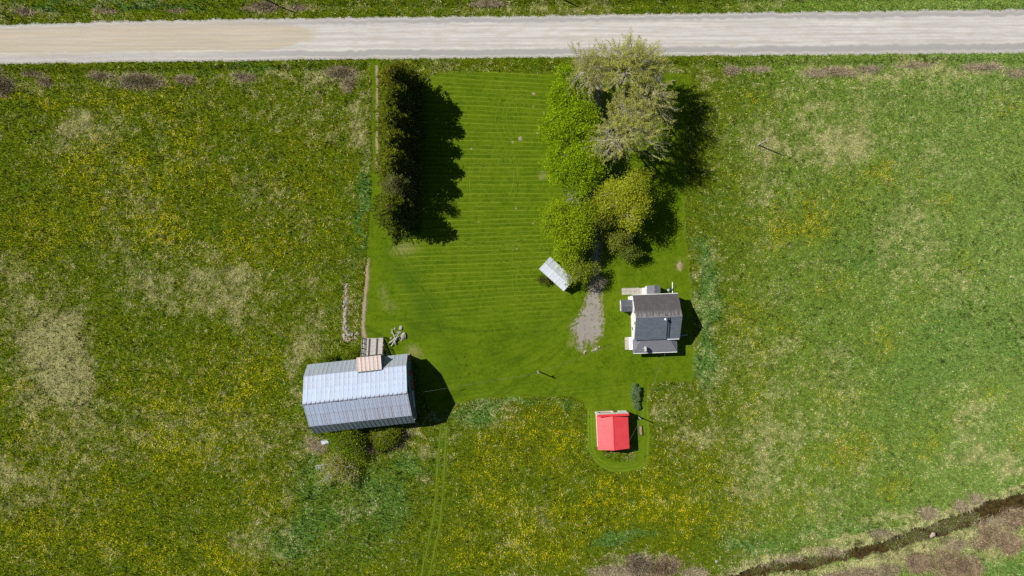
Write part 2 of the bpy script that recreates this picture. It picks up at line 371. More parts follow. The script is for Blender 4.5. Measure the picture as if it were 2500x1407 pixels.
g = G('meadow_ground'); p = g.pos()
na = g.noise(p, 0.35, 4, .6); nb = g.noise(p, 2.2, 4, .7); nc = g.noise(p, 9.0, 3, .7)
c = g.mix(g.ramp(na, .3, .7), tuple(C_GREEN), tuple(C_OLIVE))
c = g.mix(g.ramp(g.sep(p)[0], 34, 60), c, tuple(C_RIGHT))
c = g.mix(g.ramp(g.sep(p)[0], 54, 104, 0, .75), c, tuple(C_PALE))  # haze towards the east put into the ground colour
c = g.mix(g.ramp(nb, .40, .66, 0, .65), c, tuple(C_DARK))
c = g.mix(g.ramp(g.attr('bloom').outputs['Fac'], 0, 1.2, 0, .38), c, tuple(C_BLOOM))
lush = g.attr('lush').outputs['Fac']; dry = g.attr('dry').outputs['Fac']
c = g.mix(g.ramp(g.math('ADD', lush, g.math('MULTIPLY', g.math('SUBTRACT', nb, .5), .6)), .2, .95, 0, .8), c, tuple(C_LUSH))
c = g.mix(g.ramp(g.math('ADD', dry, g.math('MULTIPLY', g.math('SUBTRACT', nc, .5), 1.1)), .35, 1.35, 0, .55), c, tuple(C_STRAW))
c = g.mix(g.ramp(g.attr('bank').outputs['Fac'], .15, .8), c, (.055, .040, .024))
c = g.mix(g.ramp(nc, .35, .75, 0, .35), c, g.mix(1.0, c, (.55, .55, .5), 'MULTIPLY'))
mat_ground = g.done(c, 1.0, 0, 0.0, g.bump(nc, .6, .08))
me = np_mesh('ground', np.stack([gx, gy, gz], -1), GF, mat_ground, smooth=True)
set_float(me, 'dry', m_dry); set_float(me, 'lush', m_lush); set_float(me, 'bank', bank); set_float(me, 'bloom', m_yel)
tag(link('ground', me), 'rough meadow of green and straw coloured grass', kind='structure')

# ---- stream water
g = G('stream_water'); p = g.pos(); nb = g.noise(p, 1.2, 4, .7)
cw = g.mix(g.ramp(nb, .35, .7), (.030, .020, .008), (.095, .070, .018))
mat_water = g.done(cw, .18, 0, .35, g.bump(g.noise(p, 5, 3), .25, .05))
sp = np.array([(WX(x), WY(y)) for x, y in STREAM]); sv = []; sf = []
for i, q in enumerate(sp):
    d = sp[min(i + 1, len(sp) - 1)] - sp[max(i - 1, 0)]; d /= np.hypot(*d); nrm = np.array((-d[1], d[0])) * 4.0
    for t in (-1, -.33, .33, 1): sv.append((*(q + nrm * t), -.80))
for i in range(len(sp) - 1):
    for t in range(3): sf.append((i * 4 + t, i * 4 + t + 1, i * 4 + t + 5, i * 4 + t + 4))
tag(link('stream', np_mesh('stream', sv, sf, mat_water)), 'narrow brown stream in a cut channel through the meadow', kind='structure')

# ---- gravel road
g = G('road_gravel'); p = g.pos(); v = g.attr('across').outputs['Fac']
stre = g.scale(p, (0.05, 2.0, 1)); s1 = g.noise(stre, 1.0, 5, .7); s2 = g.noise(g.scale(p, (.12, 5.5, 1)), 1.0, 4, .7); grit = g.noise(p, 7, 3, .8); n_big = g.noise(g.scale(p, (.3, .8, 1)), 1.0, 3)
base = g.mix(g.ramp(s1, .35, .65), (.50, .485, .455), (.66, .64, .605))
base = g.mix(g.ramp(n_big, .42, .75, 0, .65), base, (.50, .445, .365))
base = g.mix(g.ramp(s2, .52, .68, 0, .75), base, (.42, .415, .405))
xx = g.sep(p)[0]
# damp tan stretch with a rounded end
vv = g.math('SUBTRACT', v, .40); end = g.math('SUBTRACT', -40.5, g.math('MULTIPLY', g.math('MULTIPLY', vv, vv), 75.0))
tanm = g.ramp(g.math('ADD', g.math('SUBTRACT', end, xx), g.math('MULTIPLY', g.math('SUBTRACT', g.noise(p, .5, 4, .7), .5), 2.5)), -1.6, 2.2)
tanm = g.math('MULTIPLY', tanm, g.math('MULTIPLY', g.ramp(v, .06, .10), g.ramp(g.math('ADD', v, g.math('MULTIPLY', g.math('SUBTRACT', s1, .5), .3)), .70, .86, 1, 0)))
tan = g.mix(g.ramp(s1, .3, .7), (.47, .405, .305), (.57, .50, .395))
tan = g.mix(g.ramp(s2, .5, .7, 0, .5), tan, (.41, .335, .24))
rut = g.math('SINE', g.math('MULTIPLY', g.math('ADD', v, g.math('MULTIPLY', g.math('SUBTRACT', g.noise(g.scale(p, (.03, .1, 1)), 1.0, 2), .5), .12)), 38.0))
base = g.mix(tanm, base, tan)
base = g.mix(g.ramp(rut, .2, .9, 0, .26), base, (.36, .345, .315))
# graded grey wheel band near both edges, pale loose stone at the rim
wob = g.math('ADD', v, g.math('MULTIPLY', g.math('SUBTRACT', g.noise(g.scale(p, (.08, .4, 1)), 1.0, 3), .5), .10))
greyS = g.math('MULTIPLY', g.ramp(wob, .76, .82), g.ramp(wob, .90, .95, 1, 0))
greyN = g.math('MULTIPLY', g.ramp(wob, .05, .08), g.ramp(wob, .13, .19, 1, 0))
gm = g.math('MULTIPLY', g.math('MAXIMUM', greyS, greyN), g.ramp(xx, -70, -30, .3, .9))
base = g.mix(gm, base, (.33, .325, .32))
rim = g.math('MAXIMUM', g.ramp(wob, .92, .96), g.ramp(wob, .03, .07, 1, 0))
base = g.mix(g.math('MULTIPLY', rim, .8), base, g.mix(g.ramp(grit, .35, .65), (.30, .29, .27), (.60, .585, .555)))
base = g.mix(g.ramp(grit, .35, .65, 0, .35), base, (.34, .32, .29))
edge = g.math('MAXIMUM', g.ramp(v, .93, 1.0), g.ramp(v, .0, .07, 1, 0))
base = g.mix(g.math('MULTIPLY', g.ramp(g.noise(p, 2.5, 4, .8), .45, .6), edge), base, (.15, .18, .06))
mat_road = g.done(base, .95, 0, .15, g.bump(grit, .5, .04))
rv = []; rf = []; across = []
RX = np.arange(-700, 3201, 6); NV = 13
for i, x in enumerate(RX):
    a = np.interp(x, *zip(*ROAD_N)); b = np.interp(x, *zip(*ROAD_S))
    a += (fbm(np.array([x]), np.array([0.]), 10, 2, 1)[0] - .5) * 8; b += (fbm(np.array([x]), np.array([9.]), 10, 2, 2)[0] - .5) * 7
    for t in range(NV):
        f = t / (NV - 1); rv.append((WX(x), WY(a + (b - a) * f), 0.02 + 0.13 * math.sin(PI * f))); across.append(f)
for i in range(len(RX) - 1):
    for t in range(NV - 1): rf.append((i * NV + t, i * NV + t + 1, (i + 1) * NV + t + 1, (i + 1) * NV + t))
me = np_mesh('road', rv, rf, mat_road, smooth=True); set_float(me, 'across', across)
tag(link('road', me), 'pale gravel road with a damp tan stretch', kind='structure')

# ---- mown lawn: exact outline, cut into metre squares so that it can carry patch masks
g = G('mown_lawn'); p = g.pos(); X = g.sep(p)[0]; Y = g.sep(p)[1]
na = g.noise(p, .16, 4, .6); nb = g.noise(g.scale(p, (.35, 1.2, 1)), 1.0, 4, .65); nc = g.noise(p, 7, 3, .75); nd = g.noise(p, 1.6, 4, .7)
c = g.mix(g.ramp(na, .35, .65), (.082, .148, .004), (.124, .190, .007))
c = g.mix(g.ramp(nb, .45, .7, 0, .5), c, (.052, .108, .004))
c = g.mix(g.ramp(nd, .38, .66, 0, .6), c, (.158, .215, .010))
c = g.mix(g.ramp(g.noise(p, .7, 4, .75), .45, .7, 0, .55), c, (.046, .094, .004))
# mower lines: v = y - (x - 1200) * .000225 * (450 - y) in photograph pixels
pxn = g.math('MULTIPLY', X, 1 / S); pyn = g.math('MULTIPLY', Y, -1 / S)
vline = g.math('SUBTRACT', pyn, g.math('MULTIPLY', g.math('MULTIPLY', g.math('ADD', pxn, 50.0), .000225), g.math('SUBTRACT', 450 - CY, pyn)))
vline = g.math('ADD', vline, g.math('MULTIPLY', g.math('SUBTRACT', g.noise(g.scale(p, (.05, .12, 1)), 1.0, 2), .5), 10.0))
fr = g.math('FRACT', g.math('MULTIPLY', vline, 1 / 10.6))
line = g.math('MULTIPLY', g.ramp(fr, .06, .18), g.ramp(fr, .26, .42, 1, 0))
sm = g.math('MULTIPLY', g.attr('stripe').outputs['Fac'], g.ramp(g.noise(g.scale(p, (.22, .5, 1)), 1.0, 3), .32, .58, .25, 1.0))
line = g.math('MULTIPLY', line, sm)
c = g.mix(g.math('MULTIPLY', line, .80), c, (.205, .262, .026))
alt = g.ramp(g.math('FRACT', g.math('MULTIPLY', vline, .5 / 10.6)), .45, .55)
c = g.mix(g.math('MULTIPLY', g.math('MULTIPLY', alt, sm), .22), c, (.045, .098, .004))
dx_ = g.math('SUBTRACT', X, 17.5); dy_ = g.math('ADD', Y, 5.0); ang = g.math('ARCTAN2', dy_, dx_); rad_ = g.math('SQRT', g.math('ADD', g.math('MULTIPLY', dx_, dx_), g.math('MULTIPLY', dy_, dy_)))
cmb = g.n('CombineXYZ'); g.set(cmb.inputs[0], g.math('ADD', g.math('MULTIPLY', ang, 14.0), g.math('MULTIPLY', rad_, .10))); g.set(cmb.inputs[1], g.math('MULTIPLY', rad_, .07))
fan = g.noise(cmb.outputs[0], 1.0, 4, .65); fm = g.attr('fan').outputs['Fac']
c = g.mix(g.math('MULTIPLY', g.ramp(fan, .50, .66), g.math('MULTIPLY', fm, .55)), c, (.130, .205, .010))
c = g.mix(g.math('MULTIPLY', g.ramp(fan, .48, .34), g.math('MULTIPLY', fm, .55)), c, (.045, .096, .005))
c = g.mix(g.math('MULTIPLY', g.attr('loop').outputs['Fac'], g.ramp(nd, .2, .6, .45, .85)), c, (.150, .225, .012))
dm = g.attr('dry').outputs['Fac']
c = g.mix(g.ramp(g.math('ADD', dm, g.math('MULTIPLY', g.math('SUBTRACT', nd, .5), .9)), .25, .95, 0, .8), c, (.29, .275, .10))
c = g.mix(g.ramp(g.attr('lush').outputs['Fac'], .1, .9, 0, .6), c, (.050, .112, .008))
c = g.mix(g.ramp(nc, .40, .66, 0, .65), c, g.mix(1.0, c, (.42, .48, .35), 'MULTIPLY'))
mat_lawn = g.done(c, 1.0, 0, 0.0, g.bump(g.math('ADD', nc, nd), .5, .05))
bm = bmesh.new()
bv = [bm.verts.new((WX(x), WY(y), 0.016)) for x, y in LAWN_W]; bm.faces.new(bv)
for k in range(-31, 40, 1):
    bmesh.ops.bisect_plane(bm, geom=bm.verts[:] + bm.edges[:] + bm.faces[:], plane_co=(k, 0, 0), plane_no=(1, 0, 0))
for k in range(-40, 49, 1):
    bmesh.ops.bisect_plane(bm, geom=bm.verts[:] + bm.edges[:] + bm.faces[:], plane_co=(0, k, 0), plane_no=(0, 1, 0))
bmesh.ops.triangulate(bm, faces=bm.faces[:])
for f_ in bm.faces:
    if f_.normal.z < 0: f_.normal_flip()
me = bpy.data.meshes.new('lawn'); bm.to_mesh(me); bm.free(); me.materials.append(mat_lawn)
lv = np.empty(len(me.vertices) * 3, np.float32); me.vertices.foreach_get('co', lv); lv = lv.reshape(-1, 3)
lpx = lv[:, 0] / S + CX; lpy = CY - lv[:, 1] / S
L_DRY = [(1682, 230, 7, 40, .6), (1678, 320, 7, 50, .6), (1674, 420, 7, 50, .65), (1671, 510, 7, 45, .65), (1670, 570, 6, 25, .6), (1000, 605, 45, 24, .55), (970, 615, 30, 22, .35), (935, 710, 18, 28, .6), (955, 750, 30, 22, .55), (1005, 850, 22, 14, .7), (1020, 870, 25, 18, .6), (1325, 430, 16, 14, .9), (1330, 400, 14, 10, .5), (1660, 648, 18, 22, .7), (1600, 700, 30, 8, .4), (1570, 700, 18, 6, .3),
         (1530, 768, 10, 22, .4), (1400, 800, 16, 40, .55), (1395, 840, 14, 14, .6), (1450, 870, 26, 14, .35), (1610, 905, 14, 10, .5), (1575, 872, 40, 8, .4), (1515, 1118, 40, 12, .5), (1540, 1105, 10, 22, .7), (1500, 990, 40, 8, .4), (1550, 985, 10, 40, .4), (1560, 1040, 10, 20, .4),
         (1045, 190, 25, 10, .7), (1040, 275, 20, 20, .3), (1050, 450, 40, 60, .35), (1120, 380, 60, 60, .12), (920, 300, 5, 140, .7), (900, 830, 20, 14, .5), (1400, 195, 40, 12, .7), (1640, 190, 40, 14, .3), (1150, 900, 25, 18, .25), (1200, 890, 50, 20, .2), (1205, 910, 20, 10, .3), (1330, 905, 25, 10, .25)]
L_LUSH = [(975, 645, 16, 26, .4), (1005, 695, 18, 26, .45), (1040, 745, 20, 26, .45), (1075, 800, 20, 30, .4), (945, 640, 10, 40, .4), (1100, 850, 24, 30, .4), (1000, 680, 40, 30, .6), (1050, 740, 60, 30, .6), (1020, 800, 40, 40, .5), (1090, 900, 50, 30, .5), (1180, 940, 60, 20, .4), (1320, 800, 60, 30, .4), (1630, 600, 40, 40, .3), (1540, 650, 60, 40, .3), (1200, 830, 80, 30, .3), (1430, 930, 60, 20, .3), (930, 620, 20, 30, .4)]
set_float(me, 'dry', blobs(lpx, lpy, L_DRY)); set_float(me, 'lush', blobs(lpx, lpy, L_LUSH) + .25 * (fbm(lpx, lpy, 60, 3, 3) - .4))
st = sstep(930, 1000, lpx) * (1 - sstep(1330, 1420, lpx)) * (1 - sstep(700, 860, lpy)) + .35 * sstep(940, 950, lpy) * (1 - sstep(985, 1000, lpy))
set_float(me, 'stripe', np.clip(st, 0, 1)); set_float(me, 'loop', (1 - sstep(14, 26, dist_line(lpx, lpy, LAWN_W + LAWN_W[:1]))) * sstep(985, 1000, lpy) * sstep(1400, 1420, lpx) + .5 * sstep(1680, 1688, lpx) * sstep(600, 640, lpy)); set_float(me, 'fan', np.clip(sstep(690, 800, lpy) * (1 - sstep(1380, 1440, lpx)) + .35 * sstep(1380, 1440, lpx) * sstep(850, 900, lpy), 0, 1))
tag(link('lawn', me), 'mown lawn with pale mower lines', kind='structure')

# ---- gravel drive
g = G('drive_gravel'); p = g.pos(); nb = g.noise(p, 1.3, 5, .75); nc = g.noise(p, 9, 3, .8); e = g.attr('edge').outputs['Fac']
c = g.mix(g.ramp(nc, .3, .7), (.22, .20, .175), (.33, .30, .26))
c = g.mix(g.ramp(g.noise(p, .5, 3), .4, .7, 0, .5), c, (.34, .31, .27))
weeds = g.ramp(g.math('ADD', nb, g.math('MULTIPLY', e, .26)), .55, .66)
c = g.mix(weeds, c, (.10, .145, .018))
c = g.mix(g.math('MULTIPLY', g.ramp(g.math('ADD', g.noise(p, 2.1, 4, .7), g.math('MULTIPLY', e, .2)), .62, .72), .7), c, (.33, .28, .15))
mat_drive = g.done(c, .95, 0, .15, g.bump(nc, .5, .04)); pr = [n_ for n_ in g.nt.nodes if n_.type == 'BSDF_PRINCIPLED'][0]; g.set(pr.inputs['Alpha'], g.ramp(g.math('SUBTRACT', g.math('ADD', g.noise(p, .9, 5, .7), .45), e), -.12, .12))
bm = bmesh.new(); bm.faces.new([bm.verts.new((WX(x), WY(y), 0.028)) for x, y in DRIVE_W])
for k in np.arange(10, 22, .7): bmesh.ops.bisect_plane(bm, geom=bm.verts[:] + bm.edges[:] + bm.faces[:], plane_co=(k, 0, 0), plane_no=(1, 0, 0))
for k in np.arange(-16, 48, .9): bmesh.ops.bisect_plane(bm, geom=bm.verts[:] + bm.edges[:] + bm.faces[:], plane_co=(0, k, 0), plane_no=(0, 1, 0))
bmesh.ops.triangulate(bm, faces=bm.faces[:])
for f_ in bm.faces:
    if f_.normal.z < 0: f_.normal_flip()
me = bpy.data.meshes.new('driveway'); bm.to_mesh(me); bm.free(); me.materials.append(mat_drive)
lv = np.empty(len(me.vertices) * 3, np.float32); me.vertices.foreach_get('co', lv); lv = lv.reshape(-1, 3)
de = dist_line(lv[:, 0] / S + CX, CY - lv[:, 1] / S, DRIVE_W + DRIVE_W[:1]); set_float(me, 'edge', 1 - sstep(0, 16, de))
tag(link('driveway', me), 'weedy grey gravel drive ending in a patch beside the house', kind='structure')

# ---- flat strips lying on the ground: bare path edges, wheel tracks, mower arcs
def ribbon(pts, w, z, wob=0.0, closed=False):
    P = np.array([(WX(x), WY(y)) for x, y in pts]); 
    seg = np.hypot(*(P[1:] - P[:-1]).T); t = np.concatenate([[0], np.cumsum(seg)]); n = max(2, int(t[-1] / .45))
    tt = np.linspace(0, t[-1], n); Q = np.stack([np.interp(tt, t, P[:, 0]), np.interp(tt, t, P[:, 1])], -1)
    for _ in range(3): Q[1:-1] = (Q[:-2] + 2 * Q[1:-1] + Q[2:]) / 4
    d = np.gradient(Q, axis=0); d /= np.hypot(d[:, 0], d[:, 1])[:, None]; nn = np.stack([-d[:, 1], d[:, 0]], -1)
    a = w / 2 * (1 + wob * (fbm(tt, tt * 0, 1.5, 2, 1) * 2 - 1)); b = w / 2 * (1 + wob * (fbm(tt, tt * 0 + 5, 1.5, 2, 2) * 2 - 1))
    V = np.zeros((n * 3, 3)); V[0::3, :2] = Q + nn * a[:, None]; V[1::3, :2] = Q; V[2::3, :2] = Q - nn * b[:, None]; V[:, 2] = z
    i = np.arange(n - 1) * 3
    Fq = np.concatenate([np.stack([i, i + 1, i + 4, i + 3], -1), np.stack([i + 1, i + 2, i + 5, i + 4], -1)])
    e = np.tile([0, 1, 0], n); return V, Fq, e
def ribbons(name, items, mat, label):
    V = []; Fq = []; E = []; b = 0
    for it in items:
        v_, f_, e_ = ribbon(*it); V.append(v_); Fq.append(f_ + b); E.append(e_); b += len(v_)
    me = np_mesh(name, np.concatenate(V), np.concatenate(Fq), mat); set_float(me, 'mid', np.concatenate(E))
    return tag(link(name, me), label, kind='structure')
def soft_mat(name, c1, c2, dens_lo, dens_hi, sc=3.0):
    g = G(name); p = g.pos(); n1 = g.noise(p, sc, 4, .75)
    cc = g.mix(g.ramp(g.noise(p, sc * 2.3, 3), .3, .7), c1, c2)
    a = g.ramp(g.math('ADD', g.math('MULTIPLY', g.attr('mid').outputs['Fac'], .5), n1), dens_lo, dens_hi)
    pr = g.n('BsdfPrincipled'); g.set(pr.inputs['Base Color'], cc); pr.inputs['Roughness'].default_value = 1.0; pr.inputs['Specular IOR Level'].default_value = 0
    g.set(pr.inputs['Alpha'], a); g.nt.links.new(pr.outputs[0], g.out.inputs['Surface']); return g.m
m_path = soft_mat('bare_path', (.30, .225, .14), (.40, .33, .21), .55, .95)
m_track = soft_mat('wheel_track', (.11, .19, .016), (.17, .24, .030), .62, 1.05)
m_faint = soft_mat('faint_line', (.17, .23, .04), (.22, .27, .06), .78, 1.25)
m_arc = soft_mat('mower_arc', (.15, .225, .016), (.20, .265, .024), .52, 1.0, 2.0)
ribbons('bare_path', [([(897, 630), (894, 690), (889, 750), (886, 800), (891, 830)], 1.5, .03, .4),
                      ([(920, 160), (921, 300), (920, 420)], .8, .03, .9), ([(846, 688), (843, 740), (844, 790), (848, 832), (866, 826)], 1.3, .14, .5)], m_path, 'bare brown path edge along the lawn')
ribbons('meadow_line', [([(380, 232), (480, 226), (600, 216), (700, 210), (800, 212), (850, 222), (872, 240)], .35, .26, .4), ([(180, 246), (300, 240), (420, 238), (560, 232)], .3, .26, .5)], m_faint, 'faint pale mower line across the meadow')
ribbons('wheel_tracks', [(t, .62, .2, .7) for t in TRACKS], m_track, 'pair of pale wheel tracks through the long grass')
def arc(cx, cy, rx, ry, a0, a1, n=24): return [(cx + rx * math.cos(math.radians(a0 + (a1 - a0) * i / n)), cy + ry * math.sin(math.radians(a0 + (a1 - a0) * i / n))) for i in range(n + 1)]
arcs = []; streaks = []
for (cx, cy, rx, ry, a0, a1) in [(1262, 290, 36, 58, 60, 330), (1262, 290, 26, 48, 100, 320), (1310, 265, 50, 40, 150, 300), (1225, 375, 22, 34, 60, 300), (1225, 378, 14, 24, 0, 360), (1190, 430, 20, 40, 90, 280),
                                 (1215, 440, 50, 60, 250, 400), (1120, 205, 60, 30, 190, 290), (1130, 215, 55, 30, 190, 280), (1275, 600, 45, 30, 200, 420), (1265, 605, 60, 42, 20, 150), (1230, 590, 40, 20, 180, 380), (1180, 580, 70, 26, 20, 170),
                                 (1150, 590, 90, 34, 30, 150), (1300, 630, 50, 55, 90, 260), (1320, 680, 60, 60, 120, 250), (1330, 690, 80, 70, 110, 240), (1090, 240, 40, 40, 180, 300), (1262, 290, 52, 74, 130, 300), (1275, 290, 22, 44, 90, 250), (1215, 345, 60, 30, 60, 170), (1170, 450, 30, 55, 60, 330), (1168, 450, 22, 47, 60, 330), (1225, 430, 30, 60, 270, 420), (1230, 432, 36, 66, 270, 420), (1200, 560, 100, 40, 40, 160), (1190, 566, 110, 46, 40, 160), (1290, 610, 40, 26, 120, 400), (1255, 640, 60, 40, 250, 420)]:
    arcs.append((arc(cx, cy, rx, ry, a0, a1), .24, .034, .2))
for q in [[(950, 600), (1000, 680), (1060, 760), (1110, 860), (1125, 930)], [(962, 600), (1020, 690), (1080, 770), (1130, 860), (1150, 930)], [(1420, 770), (1330, 810), (1220, 850), (1100, 880), (1030, 905)], [(1410, 790), (1300, 840), (1180, 880), (1080, 910)],
          [(1395, 830), (1280, 860), (1160, 905), (1070, 950)], [(1400, 845), (1300, 885), (1200, 925), (1110, 960)], [(980, 610), (1010, 650), (1040, 720)], [(1110, 955), (1250, 935), (1420, 925), (1560, 920)], [(1115, 968), (1250, 950), (1420, 945), (1560, 935)],
          [(1440, 1000), (1441, 1090), (1460, 1128), (1500, 1140), (1560, 1132), (1578, 1110)], [(1447, 1000), (1448, 1085), (1466, 1120), (1500, 1130), (1556, 1122)], [(1437, 1010), (1438, 1095), (1456, 1134), (1500, 1147), (1562, 1138)], [(1574, 1130), (1577, 1040), (1573, 950)],
          [(912, 160), (913, 300), (912, 450), (905, 560), (898, 640)], [(1640, 660), (1600, 665), (1560, 670)], [(1560, 905), (1690, 900)], [(1350, 960), (1200, 964), (1120, 980)]]:
    streaks.append((q, .55, .034, .5))
m_streak = soft_mat('mower_streak', (.11, .185, .008), (.145, .22, .012), .66, 1.2, 1.2)
ribbons('mower_streaks', streaks, m_streak, 'faint mower wheel streaks on the lawn')
rings = [([(1437, 1000), (1437, 1092), (1448, 1120), (1466, 1138), (1492, 1148), (1530, 1150), (1562, 1142), (1580, 1128), (1583, 1060), (1580, 960)], .35, .038, .3), ([(1443, 1000), (1443, 1088), (1454, 1114), (1472, 1130), (1496, 1139), (1530, 1140), (1556, 1133), (1573, 1118)], .3, .038, .3)]
ribbons('mower_arcs', [(a, .17, .038, w) for (a, _, _, w) in arcs] + rings, m_arc, 'pale curved mower marks on the lawn')

# ---- meadow grass tufts and dandelions
def free_of_things(px, py, margin=0.0):
    ok = ~in_poly(px, py, LAWN_W) | in_poly(px, py, ROUGH)
    rn = np.interp(px, *zip(*ROAD_N)); rs = np.interp(px, *zip(*ROAD_S))
    ok &= (py < rn + 1.5) | (py > rs - 1.5)
    for b in BUILD: ok &= ~in_poly(px, py, b)
    ok &= ~in_poly(px, py, DRIVE_W)
    for t in TRACKS: ok &= dist_line(px, py, t) > 4.6
    return ok
NT = 640000
tx = rng.uniform(-120, 120, NT); ty = rng.uniform(-69, 69, NT)
tpx = tx / S + CX; tpy = CY - ty / S
keep = free_of_things(tpx, tpy); tx, ty, tpx, tpy = tx[keep], ty[keep], tpx[keep], tpy[keep]
sp_ = np.array(STREAM, float); sl = np.concatenate([[0], np.cumsum(np.hypot(*(sp_[1:] - sp_[:-1]).T))]); ne = 16000; se = rng.uniform(0, sl[-1], ne); sdd = rng.choice([-1, 1], ne)
ex = np.interp(se, sl, sp_[:, 0]); ey = np.interp(se, sl, sp_[:, 1]); off = sdd * (half_w(ex) + rng.normal(8, 6, ne)); ex = ex + off * .33; ey = ey + off * .94
tpx = np.concatenate([tpx, ex]); tpy = np.concatenate([tpy, ey]); tx = (tpx - CX) * S; ty = (CY - tpy) * S; is_bank = np.concatenate([np.zeros(len(tpx) - ne, bool), np.ones(ne, bool)])
tz, tb = ground_z(tpx, tpy); keep = tb < np.where(is_bank, .75, .5); is_bank = is_bank[keep]
tx, ty, tz, tpx, tpy = tx[keep], ty[keep], tz[keep], tpx[keep], tpy[keep]
td, tl, tyel, tcl, tfi = masks(tpx, tpy); n = len(tx)
r = rng.random(n)
is_dry = r < np.clip(.05 + (td - .14) * .62, .03, .64); is_dry |= is_bank & (rng.random(n) < .55); is_lush = (~is_dry) & (rng.random(n) < np.clip(tl * .75, 0, .75))
hgt = np.where(is_dry, rng.uniform(.10, .26, n), np.where(is_lush, rng.uniform(.2, .42, n), rng.uniform(.10, .30, n)))
lean = np.where(is_dry, rng.uniform(.18, .42, n), rng.uniform(.10, .30, n)) * np.where(is_bank, 1.7, 1.0)
base_c = np.where(is_dry[:, None], C_STRAW, np.where(is_lush[:, None], C_LUSH, C_GREEN))
rt = sstep(34, 60, tx)[:, None]
base_c = np.where((~is_dry & ~is_lush)[:, None], base_c * (1 - rt) + C_RIGHT * rt, base_c)
pl_ = (sstep(54, 104, tx) * .78)[:, None]; base_c = np.where((~is_dry & ~is_lush)[:, None], base_c * (1 - pl_) + C_PALE * pl_, base_c)  # same eastward haze put into the blade colour
mixo = (sstep(.35, .65, fbm(tpx, tpy, 120, 2, 2)) * .8)[:, None]
base_c = np.where((~is_dry & ~is_lush)[:, None], base_c * (1 - mixo * (1 - rt)) + C_OLIVE * mixo * (1 - rt), base_c)
ym = (np.clip(tyel, 0, 1) * .30)[:, None]; base_c = np.where(~is_dry[:, None], base_c * (1 - ym) + C_BLOOM * ym, base_c)
bright = (rng.lognormal(0, .22, n) * (0.70 + .58 * sstep(.25, .75, tfi)))[:, None]
tc = base_c * bright
spot = sstep(.60, .72, fbm(tpx, tpy, 11, 2, 3)) * sstep(.30, .60, fbm(tpx, tpy, 140, 2, 6)); tc *= (1 - .42 * spot)[:, None]; hgt = hgt * (1 + .5 * spot)
tc = np.where((sstep(.55, .8, fbm(tpx, tpy, 11, 2, 7)) > rng.random(n))[:, None] & ~is_dry[:, None], tc * np.array((1.28, 1.22, 1.5)), tc)
tc[:, 0] *= rng.uniform(.85, 1.15, n)
NB = 2
V = np.zeros((n, NB, 3, 3), np.float32); Cc = np.zeros((n, NB, 3, 3), np.float32)
a0 = rng.uniform(0, 2 * PI, n)
for b in range(NB):
    a = a0 + b * 2 * PI / NB + rng.normal(0, .5, n); L = lean * rng.uniform(.6, 1.0, n); w = rng.uniform(.045, .09, n) * (1 + .3 * is_lush)
    dx, dy = np.cos(a), np.sin(a)
    V[:, b, 0] = np.stack([tx - dy * w, ty + dx * w, tz - .02], -1); V[:, b, 1] = np.stack([tx + dy * w, ty - dx * w, tz - .02], -1)
    V[:, b, 2] = np.stack([tx + dx * L, ty + dy * L, tz + hgt], -1)
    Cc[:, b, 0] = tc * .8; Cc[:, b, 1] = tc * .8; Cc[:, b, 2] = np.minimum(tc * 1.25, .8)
V = V.reshape(-1, 3); Cc = Cc.reshape(-1, 3)
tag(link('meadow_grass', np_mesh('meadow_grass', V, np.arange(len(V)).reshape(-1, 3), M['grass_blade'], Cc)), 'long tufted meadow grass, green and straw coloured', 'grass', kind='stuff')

ND = 900000
tx = rng.uniform(-112, 112, ND); ty = rng.uniform(-63, 63, ND); tpx = tx / S + CX; tpy = CY - ty / S
td, tl, tyel, tcl, tfi = masks(tpx, tpy)
keep = rng.random(ND) < np.clip(tyel * .42 * (.2 + 1.4 * sstep(.40, .72, tfi)), 0, 1)
tx, ty, tpx, tpy = tx[keep], ty[keep], tpx[keep], tpy[keep]
keep = free_of_things(tpx, tpy); tx, ty, tpx, tpy = tx[keep], ty[keep], tpx[keep], tpy[keep]
tz, tb = ground_z(tpx, tpy); keep = tb < .1; tx, ty, tz = tx[keep], ty[keep], tz[keep]
n = len(tx); r = rng.uniform(.042, .080, n); zz = tz + rng.uniform(.16, .34, n); a = rng.uniform(0, 2 * PI, n)
V = np.zeros((n, 4, 3), np.float32); tl1 = rng.normal(0, .3, n); tl2 = rng.normal(0, .3, n)
for k in range(4):
    ca, sa = np.cos(a + k * PI / 2), np.sin(a + k * PI / 2)
    V[:, k] = np.stack([tx + r * ca, ty + r * sa, zz + r * (ca * tl1 + sa * tl2)], -1)
cc = np.array((.68, .64, .006))[None] * rng.uniform(.75, 1.15, (n, 1)); cc[:, 1] *= rng.uniform(.75, 1.05, n)
tag(link('dandelion_flowers', np_mesh('dandelion_flowers', V.reshape(-1, 3), np.arange(n * 4).reshape(-1, 4), M['petal'], np.repeat(cc, 4, 0))), 'yellow dandelion flowers scattered through the meadow', 'flowers', kind='stuff')

